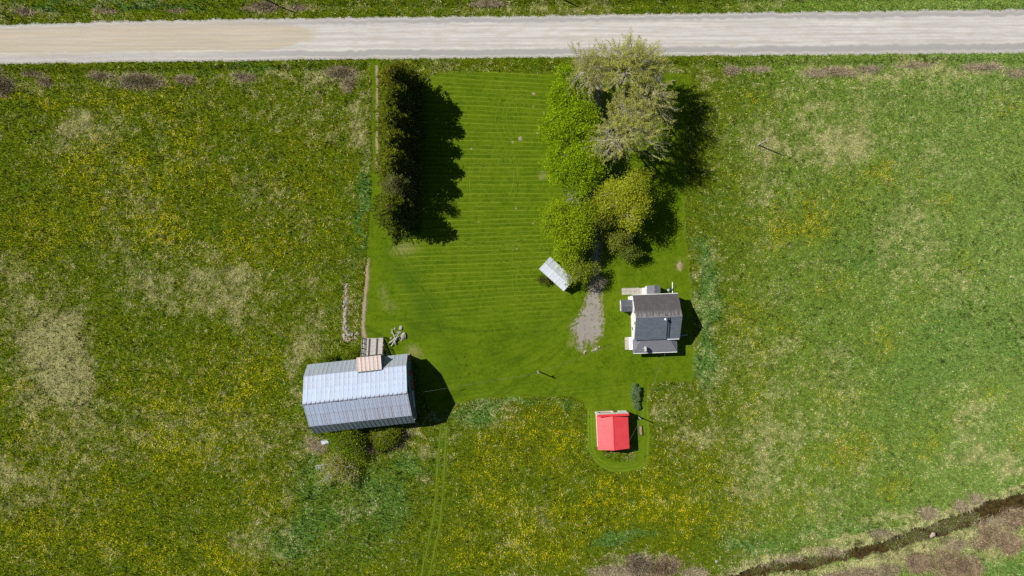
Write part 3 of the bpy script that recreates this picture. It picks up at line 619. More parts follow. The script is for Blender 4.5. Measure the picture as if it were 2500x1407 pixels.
# ================================================================== BUILDINGS
# ---- sheet metal roofing material (rust set per sheet)
def sheet_mat(name, c_lo, c_hi, metal=.0, rough=.45, rust_col=(.30, .15, .075)):
    g = G(name); o = g.obj(); ge = g.gen(); r = g.rnd()
    n1 = g.noise(o, 1.5, 4, .6); streak = g.noise(g.scale(o, (9, .7, 1)), 1.0, 4, .7)
    c = g.mix(g.ramp(n1, .3, .7), c_lo, c_hi)
    c = g.mix(g.math('MULTIPLY', r, .25), c, (.30, .36, .45))
    c = g.mix(g.ramp(streak, .5, .75, 0, .35), c, (.36, .37, .40))
    gxx = g.sep(ge)[0]
    band = g.math('MULTIPLY', g.ramp(gxx, .55, .80), g.ramp(gxx, .90, 1.0, 1, .2))
    rust = g.attr('rust', 'OBJECT').outputs['Fac']
    amt = g.math('MULTIPLY', g.math('MULTIPLY', g.math('ADD', band, .18), rust), g.ramp(g.noise(g.scale(o, (5, 1.6, 1)), 1.0, 5, .75), .34, .66))
    c = g.mix(g.math('MINIMUM', amt, .92), c, rust_col)
    return g.done(c, rough, metal, .4, g.bump(g.math('SINE', g.math('MULTIPLY', g.sep(o)[0], 40.0)), .12, .02))
M['zinc'] = sheet_mat('zinc_sheet', (.43, .525, .69), (.54, .635, .79))
M['zinc_grey'] = sheet_mat('zinc_sheet_weathered', (.30, .355, .42), (.40, .45, .51), rust_col=(.24, .19, .14))
M['zinc_rusty'] = sheet_mat('zinc_sheet_rusty', (.58, .52, .49), (.70, .64, .60), rust_col=(.42, .20, .10))
M['shed_metal'] = sheet_mat('shed_sheet', (.56, .60, .65), (.66, .70, .75))

def sheet_mesh(name, w, length, mat, t=0.02):
    """roof sheet: x across (0..w) with a raised lap along one edge, y up the slope (0..length), normal +z"""
    prof = [(0.0, 0.0), (0.05, 0.045), (0.12, 0.045), (0.17, 0.006), (w * .6, 0.006), (w, 0.012)]
    mb = MB(); n = len(prof)
    P = [(x, 0, z) for x, z in prof] + [(x, length, z - .012) for x, z in prof] + [(x, 0, -t) for x, z in (prof[0], prof[-1])] + [(x, length, -t) for x, z in (prof[0], prof[-1])]
    Fq = [(i, i + 1, n + i + 1, n + i) for i in range(n - 1)]
    a, b, c_, d = 2 * n, 2 * n + 1, 2 * n + 2, 2 * n + 3
    Fq += [(a, c_, d, b), tuple([a] + list(range(0, n)) + [b])[::-1], tuple([c_] + list(range(n, 2 * n)) + [d])]
    mb.add(P, Fq); return mb.mesh(name, mat)
def slope_matrix(x, p0, p1):
    """frame on a roof slope: origin at (x, p0), y axis from p0 to p1 (both (y, z)), normal upwards"""
    d = Vector((0, p1[0] - p0[0], p1[1] - p0[1])); L = d.length; d.normalize()
    ex = Vector((1, 0, 0)) if d.y < 0 else Vector((-1, 0, 0))
    # keep the frame right handed with normal up
    nz = ex.cross(d)
    if nz.z < 0: ex = -ex; nz = ex.cross(d)
    m = Matrix(((ex.x, d.x, nz.x, x), (ex.y, d.y, nz.y, p0[0]), (ex.z, d.z, nz.z, p0[1]), (0, 0, 0, 1)))
    return m, L

# ---- barn
bx_, by_, _ = W(866.4, 972.1, 9.35)
barn = thing('barn', (bx_, by_, 0), math.radians(6.2), 'big gambrel barn with silver sheet metal roof and rusty dormer', 'barn')
BL = 10.2; E_, B_, R_ = (6.97, 3.65), (4.97, 6.85), (0.0, 9.35)
inset = .30
prof = [(-6.5, 0), (-6.5, 3.95), (-4.85, 6.62), (0, 9.1), (4.85, 6.62), (6.5, 3.95), (6.5, 0)]
MB().prism(prof, -BL + inset, BL - inset).build('wall', M['barn_wall'], barn)
# rafter tail boards under the roof edge at both gables
for s in (-1, 1):
    mb = MB()
    for (a, b) in ((E_, B_), (B_, R_)):
        for sy in (-1, 1):
            q = [(s * (BL - .02), sy * a[0], a[1] - .03), (s * (BL - .02), sy * b[0], b[1] - .03), (s * (BL - .14), sy * b[0], b[1] - .03), (s * (BL - .14), sy * a[0], a[1] - .03)]
            mb.slab(q, .16)
    mb.build('barge_board', M['wood_grey'], barn)
NCOL = 23; wcol = 2 * BL / NCOL
rows = []   # (p0, p1, material, base rust)
def lerp(a, b, t): return (a[0] + (b[0] - a[0]) * t, a[1] + (b[1] - a[1]) * t)
for sy in (1, -1):
    e, b, r_ = (sy * E_[0], E_[1]), (sy * B_[0], B_[1]), (0.0, R_[1])
    if sy > 0:
        rows += [(e, lerp(e, b, .5), 'zinc_grey', .55), (lerp(e, b, .48), b, 'zinc_grey', .55)]
    else:
        rows += [(e, b, 'zinc_grey', .75)]
    rows += [(b, lerp(b, r_, .5), 'zinc', .40 if sy > 0 else 1.0), (lerp(b, r_, .485), r_, 'zinc', .12 if sy > 0 else .5)]
DX0, DX1 = 0.56, 5.40       # dormer along the barn
rr = random.Random(3)
for ri, (p0, p1, mk, ru) in enumerate(rows):
    m, L = slope_matrix(0, p0, p1); me = sheet_mesh('roof_sheet', wcol + .03, L + .03, M[mk])
    sgn = m[0][0]
    for k in range(NCOL):
        x0 = -BL + k * wcol if sgn > 0 else -BL + (k + 1) * wcol
        mm, _ = slope_matrix(x0, p0, p1)
        nrm = Vector((mm[0][2], mm[1][2], mm[2][2])); lift = .035 if ri in (1, 4, 6) else .012
        o = link('roof_sheet', me, barn)
        o.matrix_local = Matrix.Translation(nrm * (lift + rr.uniform(-.006, .01))) @ mm @ Matrix.Rotation(rr.uniform(-.004, .004), 4, 'Z')
        east = k / NCOL
        o['rust'] = max(0.0, ru * rr.uniform(.25, 1.3) * (.55 + .8 * east if ri >= 5 else 1.0))
# ridge cap, one short piece per sheet, uneven, slightly open on the south side
cap = MB().prism([(-.20, -.115), (0, -.005), (.26, -.12), (.26, -.15), (0, -.04), (-.20, -.145)], 0, wcol * .80).mesh('ridge_cap', M['zinc'])
cap2 = MB().box(0, wcol * .66, -.42, -.30, -.19, -.13).mesh('ridge_gap', M['wood_dark'])  # solid dark box standing in for the shade in an open ridge gap
for k in range(NCOL):
    o = link('ridge_cap', cap, barn, (-BL + k * wcol + rr.uniform(0, .12), rr.uniform(-.03, .03), R_[1] + .13)); o['rust'] = rr.uniform(0, .8)
    if rr.random() < .85:
        link('ridge_gap_shade', cap2, barn, (-BL + k * wcol + rr.uniform(.05, .25), .12 + rr.uniform(-.03, .03), R_[1] + .145 + .005))
# dormer over the ramp
dz0, dz1 = 7.25, 6.85; dyo = 7.55
md = MB().add([(DX0 + .1, 4.3, 7.15), (DX1 - .1, 4.3, 7.15), (DX1 - .1, 7.35, 6.78), (DX0 + .1, 7.35, 6.78), (DX0 + .1, 7.35, 2.2), (DX1 - .1, 7.35, 2.2), (DX0 + .1, 4.3, 2.2), (DX1 - .1, 4.3, 2.2)],
              [(0, 1, 2, 3), (3, 2, 5, 4), (0, 3, 4, 6), (1, 7, 5, 2), (6, 4, 5, 7), (0, 6, 7, 1)])
dorm = md.build('dormer', M['barn_wall'], barn)
m, L = slope_matrix(0, (dyo, dz1 + .02), (4.75, dz0 + .08)); nd_ = 6; wd = (DX1 - DX0) / nd_
me = sheet_mesh('dormer_sheet', wd + .03, L, M['zinc_rusty'])
for k in range(nd_):
    x0 = DX0 + (k if m[0][0] > 0 else k + 1) * wd
    mm, _ = slope_matrix(x0, (dyo, dz1 + .02), (4.75, dz0 + .08)); o = link('dormer_sheet', me, dorm); o.matrix_local = Matrix.Translation((0, 0, .03)) @ mm; o['rust'] = rr.uniform(.8, 1.9)
MB().box(DX0 + .75, DX1 - .75, 7.352, 7.42, 2.25, 5.3).build('dormer_door', M['wood_dark'], dorm)
# east gable: red boards low down, pale door, lamp
for (y0, y1) in ((5.2, 6.35), (2.2, 3.4), (-.6, 1.2)):
    MB().box(BL - inset + .003, BL - inset + .10, y0, y1, .05, 1.9).build('red_door', M['barn_red'], barn)
MB().box(BL - inset + .003, BL - inset + .12, -4.3, -1.0, .1, 2.3).build('sliding_door', M['blue_grey'], barn)
MB().box(BL - inset + .002, BL - inset + .06, -.6, .6, 5.6, 6.9).build('loft_window', M['glass'], barn)
MB().tube([(BL - .25, -6.0, 4.9), (BL + .10, -6.05, 4.95)], .05, n=6).build('lamp_arm', M['grey_metal'], barn)
MB().tube([(BL + .10, -6.05, 4.80), (BL + .10, -6.05, 4.92), (BL + .10, -6.05, 5.04), (BL + .10, -6.05, 5.12)], .26, .10, n=10).build('lamp_globe', M['white_paint'], barn)
for (x0, x1) in ((-7.5, -6.6), (-4.2, -3.3), (7.0, 7.9)):
    w_ = MB().box(x0, x1, 6.502, 6.55, 1.3, 2.3).build('window', M['white_trim'], barn); MB().box(x0 + .08, x1 - .08, 6.552, 6.56, 1.38, 2.22).build('pane', M['glass'], w_)
MB().box(-BL + inset - .15, BL - inset + .15, -6.62, 6.62, 0, .35).build('foundation', M['concrete'], barn)

# ---- barn ramp (bridge up to the dormer door), its own thing
rx0, rx1 = W(888, 840)[0], W(937, 840)[0]
ry_n = WY(826); ry_s = WY(874) + .1
ramp = thing('barn_ramp', ((rx0 + rx1) / 2, ry_n, 0), math.radians(2.5), 'weathered plank ramp with rails and two dark rubber strips leading up to barn', 'ramp')
rw = (rx1 - rx0) / 2; rl = ry_n - ry_s; rise = 2.05
def rz(y): return .18 + rise * (-y / rl)
npl = 22
for k in range(npl):
    y1 = -rl * k / npl; y0 = -rl * (k + 1) / npl + .022 + rr.uniform(0, .02); e1, e0 = rr.uniform(-.09, .05), rr.uniform(-.05, .09)
    MB().slab([(-rw + e1, y0, rz(y0)), (rw + e0, y0, rz(y0)), (rw + e0, y1, rz(y1)), (-rw + e1, y1, rz(y1))], .06).build('plank', M['wood_grey'], ramp)
for xc in (-.78, .80):
    MB().slab([(xc - .20, -rl + .15, rz(-rl + .15) + .02), (xc + .20, -rl + .15, rz(-rl + .15) + .02), (xc + .20, -.06, rz(-.06) + .02), (xc - .20, -.06, rz(-.06) + .02)], .015).build('rubber_strip', M['rubber'], ramp)
for s in (-1, 1):
    for hh in (.40, .72, 1.05):
        MB().tube([(s * (rw + .06), .35, rz(.35) + hh - (.05 if hh > 1 else 0)), (s * (rw + .06), -rl, rz(-rl) + hh)], .055, n=5).build('rail', M['wood_pinkish'] if hh > 1 else M['wood_dark'], ramp)
    for k in range(5):
        y = .1 - k * (rl + .0) / 4.05; MB().box(s * (rw + .06) - .06, s * (rw + .06) + .06, y - .06, y + .06, 0, rz(y) + 1.1).build('post', M['wood_dark'], ramp)
    MB().slab([(s * rw - .08, -rl, rz(-rl) - .07), (s * rw + .08, -rl, rz(-rl) - .07), (s * rw + .08, 0, rz(0) - .07), (s * rw - .08, 0, rz(0) - .07)], .22).build('stringer', M['wood_dark'], ramp)

# ---- stones
def rock_mesh(seed, r, flat=.6, mat='stone'):
    bm = bmesh.new(); bmesh.ops.create_icosphere(bm, subdivisions=2, radius=r); rg = random.Random(seed)
    ph = [rg.uniform(0, 6.3) for _ in range(6)]; st = (rg.uniform(.8, 1.25), rg.uniform(.7, 1.1))
    for v_ in bm.verts:
        n_ = v_.co.normalized(); d = 1 + .16 * math.sin(3 * n_.x + ph[0]) + .14 * math.sin(4 * n_.y + ph[1]) + .12 * math.sin(5 * n_.z + ph[2]) + rg.uniform(-.06, .06)
        v_.co = Vector((n_.x * r * d * st[0], n_.y * r * d * st[1], n_.z * r * d * flat))
    me = bpy.data.meshes.new('rock'); bm.to_mesh(me); bm.free(); me.materials.append(M[mat]); return me
rock_protos = [rock_mesh(i, 1.0, .55 + .08 * (i % 3), 'stone' if i % 3 else 'stone_pink') for i in range(6)]
def rock(px, py, r, label, group, rg, z=0.0):
    o = link('field_stone', rg.choice(rock_protos)); x, y, _ = W(px, py)
    o.location = (x, y, z + r * .25); o.scale = (r * rg.uniform(.8, 1.25), r * rg.uniform(.8, 1.2), r * rg.uniform(.8, 1.1)); o.rotation_euler = (rg.uniform(-.3, .3), rg.uniform(-.3, .3), rg.uniform(0, 6.3))
    return tag(o, label, 'stone', group)
rg = random.Random(21)
for (px, py, r) in [(979, 801, .52), (985, 821, .85), (973, 826, .45), (964, 803, .35), (958, 813, .38), (966, 819, .33), (966, 836, .42), (959, 838, .30), (955, 826, .28), (962, 829, .30), (971, 812, .26), (976, 812, .30), (968, 826, .25), (958, 805, .22), (981, 831, .32), (952, 835, .25)]:
    rock(px, py, r * .78, 'weathered grey field stone in the heap beside the barn ramp', 'stones heaped by the barn ramp', rg)
dw = MB()
for (a, b, z0, z1) in (((956, 845), (975, 812), .3, .7), ((966, 841), (957, 806), .45, .3), ((950, 838), (972, 822), .5, .5)):
    p0, p1 = W(*a), W(*b); q0 = Vector((p0[0], p0[1], z0)); q1 = Vector((p1[0], p1[1], z1)); mid = (q0 + q1) / 2 + Vector((.2, .1, .15))
    o = MB().tube([q0, mid, q1], .11, .06, n=6).build('log', M['wood_grey']); tag(o, 'bleached grey log lying across the stone heap by barn ramp', 'log', 'logs on the stone heap')
for k in range(46):
    t = k / 45; px = 846 - 3 * math.sin(t * 3) + rg.uniform(-5, 5); py = 690 + 142 * t + rg.uniform(-2, 2)
    rock(px, py, rg.uniform(.16, .36) * (.8 + .5 * t), 'small pale stone in the long row beside the brown lawn edge', 'row of stones along the lawn edge', rg, .05)
for k in range(16):
    rock(862 + rg.uniform(-12, 14), 822 + rg.uniform(-10, 8), rg.uniform(.16, .34), 'small pale stone scattered at the foot of the ramp', 'stones scattered at the ramp foot', rg, .05)
for (px, py, r) in [(1427, 861, .30), (1446, 857, .22), (1455, 853, .24), (1463, 847, .20), (1431, 858, .18), (1450, 855, .16)]:
    rock(px, py, r, 'small white stone at the lower edge of the gravel drive', 'white stones by the drive', rg, .02)
rock(2276, 1306, .55, 'pinkish boulder on the edge of the stream bank', None, rg, .05)
rock(1749, 1371, .38, 'pale rounded stone alone in green grass near the stream', None, rg, .08)

# ---- house
SH = {}
def shingle(name, ca, cb, cc, ridge_col=None):
    g = G(name); o = g.obj(); n1 = g.noise(g.scale(o, (1.2, 3.5, 1)), 1.0, 5, .75); n2 = g.noise(g.scale(o, (3.0, 9, 1)), 1.0, 3, .7)
    c = g.mix(g.ramp(n1, .3, .7), ca, cb); c = g.mix(g.ramp(n2, .45, .75, 0, .7), c, cc)
    if ridge_col:
        yy = g.sep(o)[1]
        m = g.math('MULTIPLY', g.ramp(yy, 1.7, .2), g.ramp(g.noise(g.scale(o, (2.6, .25, 1)), 1.0, 4, .7), .38, .62)); c = g.mix(g.math('MULTIPLY', m, .75), c, ridge_col)
        m2 = g.math('MULTIPLY', g.ramp(g.noise(g.scale(o, (2.2, .12, 1)), 1.0, 4, .8), .58, .72), .3); c = g.mix(m2, c, ridge_col)
    saw = g.math('FRACT', g.math('MULTIPLY', g.sep(o)[1], 6.5))
    return g.done(c, .9, 0, .25, g.bump(g.math('ADD', saw, n2), .5, .03))
M['shingle_brown'] = shingle('shingle_brown', (.080, .074, .075), (.112, .104, .104), (.062, .058, .060), (.30, .29, .28))
M['shingle_slate'] = shingle('shingle_slate', (.125, .15, .19), (.20, .225, .265), (.09, .11, .145))
M['shingle_grey'] = shingle('shingle_grey', (.17, .175, .20), (.22, .225, .25), (.12, .125, .15))
M['shingle_dark'] = shingle('shingle_dark', (.085, .09, .105), (.12, .125, .145), (.07, .075, .09))
hx, hy = 342.4 * S, -67.9 * S
house = thing('farmhouse', (hx, hy, 0), math.radians(2.1), 'white farmhouse with brown and slate shingled gable roof beside gravel patch', 'house')
HW, HE, HR = 4.6, 3.8, 6.63; HN, HS = 4.50, -4.62; ov = .17
wN, wS = HN - .25, HS + .25
wx = HW - ov
MB().prism([(wS, 0), (wS, HE - .06), (0, HR - .22), (wN, HE - .06), (wN, 0)], -wx, wx).build('wall', M['white_paint'], house)
MB().box(-wx - .06, wx + .06, wS - .06, wN + .06, 0, .35).build('foundation', M['concrete'], house)
MB().slab([(-HW, HN, HE), (HW, HN, HE), (HW, 0, HR), (-HW, 0, HR)], .12).build('roof_north', M['shingle_brown'], house)
MB().slab([(-HW, 0, HR + .012), (HW, 0, HR + .012), (HW, HS, HE), (-HW, HS, HE)], .12).build('roof_south', M['shingle_slate'], house)
MB().prism([(-.16, HR - .06), (0, HR + .05), (.16, HR - .06)], -HW - .01, HW + .01).build('ridge_cap', M['shingle_grey'], house)
MB().box(-HW + .02, HW - .02, HN - .01, HN + .11, HE - .12, HE + .01).build('north_gutter', M['white_trim'], house)
MB().box(HW - 2.5, HW - .1, HS - .13, HS - .01, HE - .12, HE + .01).build('south_gutter', M['white_paint'], house)
for s in (-1, 1):
    mb = MB()
    for (y0, z0) in ((HN, HE), (HS, HE)):
        mb.slab([(s * (HW + .012), y0, z0 - .01), (s * (HW + .012), 0, HR - .01), (s * (HW - .05), 0, HR - .01), (s * (HW - .05), y0, z0 - .01)], .17)
    mb.build('barge_board', M['white_trim'], house)
# south lean-to with hipped ends
LZ0, LZ1, LS = 2.55, 3.45, HS - 2.75
MB().box(-wx + .15, wx - .15, LS + .3, wS - .01, 0, LZ0 - .02).build('lean_to_wall', M['white_paint'], house)
lt = MB().add([(-HW - .12, LS, LZ0), (HW - .28, LS, LZ0), (HW - .28, HS + .1, LZ0 + .16), (HW - 1.95, HS + .22, LZ1), (-HW + 1.6, HS + .22, LZ1), (-HW - .12, HS + .1, LZ0 + .16),
               (-HW - .12, LS, LZ0 - .14), (HW - .28, LS, LZ0 - .14), (HW - .28, HS + .1, LZ0 - .12), (-HW - .12, HS + .1, LZ0 - .12)],
              [(0, 1, 3, 4), (1, 2, 3), (0, 4, 5), (2, 5, 4, 3), (0, 6, 7, 1), (1, 7, 8, 2), (5, 9, 6, 0), (2, 8, 9, 5), (6, 9, 8, 7)]).build('lean_to_roof', M['shingle_grey'], house)
MB().box(-HW - .1, HW - .3, LS - .11, LS - .005, LZ0 - .13, LZ0 + .015).build('lean_to_gutter', M['white_paint'], house)
MB().tube([(HW - 1.7, HS - .35, LZ1 - .10), (HW - .4, LS + .12, LZ0 + .09)], .07, n=5).build('hip_cap', M['shingle_grey'], house)
# windows and doors
def window(parent, x, y, z, w, h, face):
    mb, pn = MB(), MB()
    if face in 'WE':
        s = -1 if face == 'W' else 1; a, b = sorted((x, x + s * .06)); mb.box(a, b, y - w / 2, y + w / 2, z, z + h)
        a, b = sorted((x + s * .062, x + s * .07)); pn.box(a, b, y - w / 2 + .08, y + w / 2 - .08, z + .08, z + h - .08)
    else:
        s = -1 if face == 'S' else 1; a, b = sorted((y, y + s * .06)); mb.box(x - w / 2, x + w / 2, a, b, z, z + h)
        a, b = sorted((y + s * .062, y + s * .07)); pn.box(x - w / 2 + .08, x + w / 2 - .08, a, b, z + .08, z + h - .08)
    f = mb.build('window', M['white_trim'], parent); pn.build('pane', M['glass'], f)
for (yy, zz) in ((-2.4, 1.1), (-1.2, 4.2), (1.2, 4.2)): window(house, -wx - .002, yy, zz, .8, 1.2, 'W')
for (yy, zz) in ((-2.4, 1.1), (2.2, 1.1), (-1.0, 4.2), (1.0, 4.2)): window(house, wx + .002, yy, zz, .8, 1.2, 'E')
for xx_ in (-3.2, 2.9): window(house, xx_, wN + .002, 1.1, .9, 1.2, 'N')
for xx_ in (-2.6, 0, 2.6): window(house, xx_, LS + .3 - .002, 1.0, .9, 1.1, 'S')
# local position of a pixel on the house
hm = Matrix.Rotation(-math.radians(2.1), 4, 'Z')
def HL(px, py, h=0.0):
    x, y, z = W(px, py, h); q = hm @ Vector((x - hx, y - hy, 0)); return q.x, q.y
# west entry porch
x0, y1 = HL(1515.6, 732.8, 2.3); x1, y0 = HL(1541, 761, 2.3)
ent = MB().box(x0 + .15, -wx - .01, y0 + .15, y1 - .15, 0, 2.15).build('west_entry', M['white_paint'], house); ym = (y0 + y1) / 2 - .15
MB().slab([(x0, y0, 2.25), (-wx, y0, 2.25), (-wx, ym, 2.72), (x0, ym, 2.72)], .1).build('entry_roof_south', M['shingle_dark'], ent)
MB().slab([(x0, ym, 2.725), (-wx, ym, 2.725), (-wx, y1, 2.25), (x0, y1, 2.25)], .1).build('entry_roof_north', M['shingle_dark'], ent)
MB().prism([(y0 + .15, 2.14), (y1 - .15, 2.14), (ym, 2.6)], x0 + .15, -wx - .02).build('entry_gable', M['white_paint'], ent)
MB().box(x0 - .03, x0 - .003, y0 + .02, y1 - .02, 2.08, 2.26).build('entry_fascia', M['white_paint'], ent)
MB().box(x0 + .10, x0 + .148, ym - .45, ym + .45, .1, 2.05).build('door', M['wood_grey'], ent)
MB().box(-wx - .45, -wx - .01, wN - .75, wN - .05, .02, 3.2).build('west_bay', M['white_paint'], house)
# north porch
x0, y1 = HL(1578.5, 697.9, 2.4); x1, _ = HL(1612, 697.9, 2.4); xm, _ = HL(1597.3, 700, 2.9)
por = MB().box(x0 + .15, x1 - .15, wN + .01, y1 - .15, 0, 2.35).build('north_porch', M['white_paint'], house)
MB().slab([(x0, wN, 2.4), (x0, y1, 2.4), (xm, y1, 2.95), (xm, wN, 2.95)], .1).build('porch_roof_west', M['shingle_grey'], por)
MB().slab([(xm, wN, 2.955), (xm, y1, 2.955), (x1, y1, 2.4), (x1, wN, 2.4)], .1).build('porch_roof_east', M['shingle_grey'], por)
MB().prism([(x0 + .15, 2.34), (x1 - .15, 2.34), (xm, 2.83)], wN + .02, y1 - .15, 'y').build('porch_gable', M['white_paint'], por)
MB().box(x0 - .05, x0 - .002, wN + .13, y1 + .02, 2.25, 2.42).build('porch_gutter', M['white_paint'], por)
MB().box(x0 + .09, x0 + .148, wN + .5, wN + 1.35, .6, 2.2).build('door', M['wood_grey'], por)
# landings and steps
def boards(parent, name, x0, x1, y0, y1, z, n, mat):
    w = (x1 - x0) / n
    for k in range(n): MB().box(x0 + k * w + .01, x0 + (k + 1) * w - .01, y0, y1, z - .05, z).build(name, mat, parent)
xa, ya = HL(1566.5, 703.5); xb, yb = HL(1579, 719)
dk = MB().box(xa, xb - .1, yb + .06, ya, .05, .55).build('north_landing', M['white_trim'], house); boards(dk, 'board', xa, xb + .1, yb + .05, ya + .02, .605, 5, M['white_paint'])
xs_, _ = HL(1560, 703)
MB().box(xs_, xa - .01, yb + .06, ya, .0, .30).build('north_step', M['wood_pinkish'], house)
xa, ya = HL(1525, 823.7); xb, yb = HL(1543, 853.5)
dk = MB().box(xa + .75, xb + .2, yb, ya, .05, .52).build('west_landing', M['white_trim'], house); boards(dk, 'board', xa + .72, xb + .25, yb - .02, ya + .02, .575, 4, M['white_paint'])
MB().box(xa, xa + .70, yb, ya, 0, .30).build('west_step', M['wood_pinkish'], house)
# chimney pipe, roof ladder
cx_, cy_ = HL(1626.8, 781, 7.2); cz = HR + (HE - HR) * (cy_ / HS)
MB().tube([(cx_, cy_, cz - .1), (cx_, cy_, cz + .75)], .17, n=12).build('chimney_pipe', M['grey_metal'], house, smooth=False)
MB().tube([(cx_, cy_, cz + .78), (cx_, cy_, cz + .86), (cx_, cy_, cz + .98)], .32, .06, n=12).build('chimney_cowl', M['grey_metal'], house)
lad = bpy.data.objects.new('roof_ladder', None); col.objects.link(lad); lad.parent = house
lx0, _ = HL(1633.5, 779, HR); lx1, _ = HL(1629.0, 828, HE)
def rp(t, off): return (lx0 + (lx1 - lx0) * t + off, -.12 + (HS + .3 + .12) * t, HR + (HE - HR) * ((-.12 + (HS + .3 + .12) * t) / HS) + .13)
for off in (-.24, .24): MB().tube([rp(0, off), rp(1, off)], .045, n=5).build('ladder_rail', M['dark_metal'], lad)
for k in range(12): MB().tube([rp((k + .5) / 12, -.24), rp((k + .5) / 12, .24)], .03, n=5).build('ladder_rung', M['dark_metal'], lad)
# satellite dish on the lean-to
dish = thing('satellite_dish', (0, 0, 0), 0, 'round white satellite dish on a mast on the lean-to roof of house', 'dish')
fx, fy = HL(1574.0, 861.5, 2.6); q = Matrix.Translation((hx, hy, 0)) @ Matrix.Rotation(math.radians(2.1), 4, 'Z') @ Vector((fx, fy + .1, LZ0 + .03)); dish.location = q
MB().tube([(0, 0, 0), (0, .1, .75), (.02, .75, 1.05)], .035, n=6).build('mast', M['grey_metal'], dish)
bm = bmesh.new(); prev = None; NSEG = 18
rings = []
for r_i, rad in enumerate((0.0, .22, .42, .58)):
    rings.append([bm.verts.new((.28 * (rad / .58) ** 2 * -1 * .55, rad * math.cos(2 * PI * k / NSEG), rad * math.sin(2 * PI * k / NSEG))) for k in range(NSEG if rad else 1)])
for k in range(NSEG):
    bm.faces.new((rings[0][0], rings[1][k], rings[1][(k + 1) % NSEG]))
    for a in (1, 2): bm.faces.new((rings[a][k], rings[a + 1][k], rings[a + 1][(k + 1) % NSEG], rings[a][(k + 1) % NSEG]))
bmesh.ops.solidify(bm, geom=bm.faces[:], thickness=.02)
me = bpy.data.meshes.new('reflector'); bm.to_mesh(me); bm.free(); me.materials.append(M['white_trim'])
o = link('reflector', me, dish, (.05, .75, 1.05)); o.rotation_euler = (0, math.radians(22), 0)
MB().tube([(0, .75, .75), (-.35, .78, .95), (-.62, .80, 1.12)], .03, n=5).build('feed_arm', M['white_trim'], dish); MB().box(-.70, -.58, .72, .88, 1.05, 1.2).build('feed_horn', M['grey_metal'], dish)
# patio of square slabs
pat = thing('patio', W(1518, 720.5), math.radians(2.1), 'small grey concrete slab patio on the north side of house', 'patio')
for i in range(4):
    for j in range(2): MB().box(i * .9 + .015, i * .9 + .885, j * .70 + .015, j * .70 + .685, 0, .05 + rr.uniform(0, .012)).build('slab', M['concrete'], pat, bevel=.008)
# drain pipes lying on the lawn
def pipe(a, b, label, mat):
    p0, p1 = W(*a), W(*b); o = MB().tube([(p0[0], p0[1], .10), (p1[0], p1[1], .10)], .085, n=8).build('drain_pipe', mat); return tag(o, label, 'pipe')
pipe((1641.6, 689), (1641.6, 720), 'white drain pipe lying on lawn north of house', M['white_paint'])
pipe((1646, 819.2), (1678, 818.4), 'pale drain pipe lying in the house shadow on its east side', M['blue_grey'])
bq = thing('barbecue', W(1630, 708.5), .6, 'small black barbecue with a pale lid beside north porch', 'barbecue')
MB().tube([(0, 0, .55), (0, 0, .66), (0, 0, .80)], .24, .30, n=10).build('bowl', M['dark_metal'], bq); MB().tube([(0, 0, .81), (0, 0, .90), (0, 0, .98)], .29, .10, n=10).build('lid', M['blue_grey'], bq)
for k in range(3):
    a = k * 2.094; MB().tube([(.16 * math.cos(a), .16 * math.sin(a), .58), (.32 * math.cos(a), .32 * math.sin(a), 0)], .02, n=5).build('leg', M['dark_metal'], bq)
MB().box(.30, .72, -.18, .18, .70, .74).build('side_shelf', M['dark_metal'], bq)

# ---- grey metal shed, turned on the lawn
sx, sy_ = W(1359.8, 669, 2.4)[:2]
shed = thing('tool_shed', (sx, sy_, 0), math.radians(-41.9), 'small weathered shed with pale metal roof partly under a tree', 'shed')
SLn, SWd, SE_, SR_ = 3.38, 1.70, 1.95, 2.72
M['shed_wall'] = plain('shed_wall', (.33, .26, .20), .9, .25, 3, bump=.4)
MB().prism([(-SWd + .15, 0), (-SWd + .15, SE_ - .02), (0, SR_ - .16), (SWd - .15, SE_ - .02), (SWd - .15, 0)], -SLn + .12, SLn - .12).build('wall', M['shed_wall'], shed)
ncs = 8; ws = 2 * SLn / ncs
for sy in (1, -1):
    p0, p1 = (sy * SWd, SE_), (0, SR_); m, L = slope_matrix(0, p0, p1); me = sheet_mesh('roof_sheet', ws + .02, L + .02, M['shed_metal'])
    for k in range(ncs):
        mm, _ = slope_matrix(-SLn + (k if m[0][0] > 0 else k + 1) * ws, p0, p1); o = link('roof_sheet', me, shed); o.matrix_local = Matrix.Translation((0, 0, .02)) @ mm; o['rust'] = rr.uniform(0, .12)
MB().prism([(-.22, SR_ - .05), (0, SR_ + .07), (.22, SR_ - .05)], -SLn - .01, SLn + .01).build('ridge_cap', M['shed_metal'], shed)
MB().box(-SLn + .06, -SLn + .118, -.5, .5, .05, 1.85).build('door', M['wood_grey'], shed)

# ---- red roofed garage
M['red_roof'] = plain('red_roof', (.72, .045, .050), .38, .04, .8, spec=.5)
gxw, gyw = W(1497.3, 1055, 3.1)[:2]
garage = thing('garage', (gxw, gyw, 0), math.radians(2.5), 'white garage with bright red metal roof and flat false front', 'garage')
GW, GL, GE, GR = 3.22, 3.62, 2.55, 3.70
MB().prism([(-GW + .18, 0), (-GW + .18, GE - .04), (0, GR - .14), (GW - .18, GE - .04), (GW - .18, 0)], -GL + .15, GL - .22, 'y').build('wall', M['white_paint'], garage)
g = G('red_sheet'); o_ = g.obj(); n1 = g.noise(o_, .8, 3); rib = g.math('SINE', g.math('MULTIPLY', g.sep(o_)[1], 2 * PI / .30))
M['red_sheet'] = g.done(g.mix(g.ramp(n1, .3, .7), (.92, .060, .072), (.96, .078, .09)), .50, 0, 1.0, g.bump(g.ramp(rib, .7, 1.0), .25, .02))
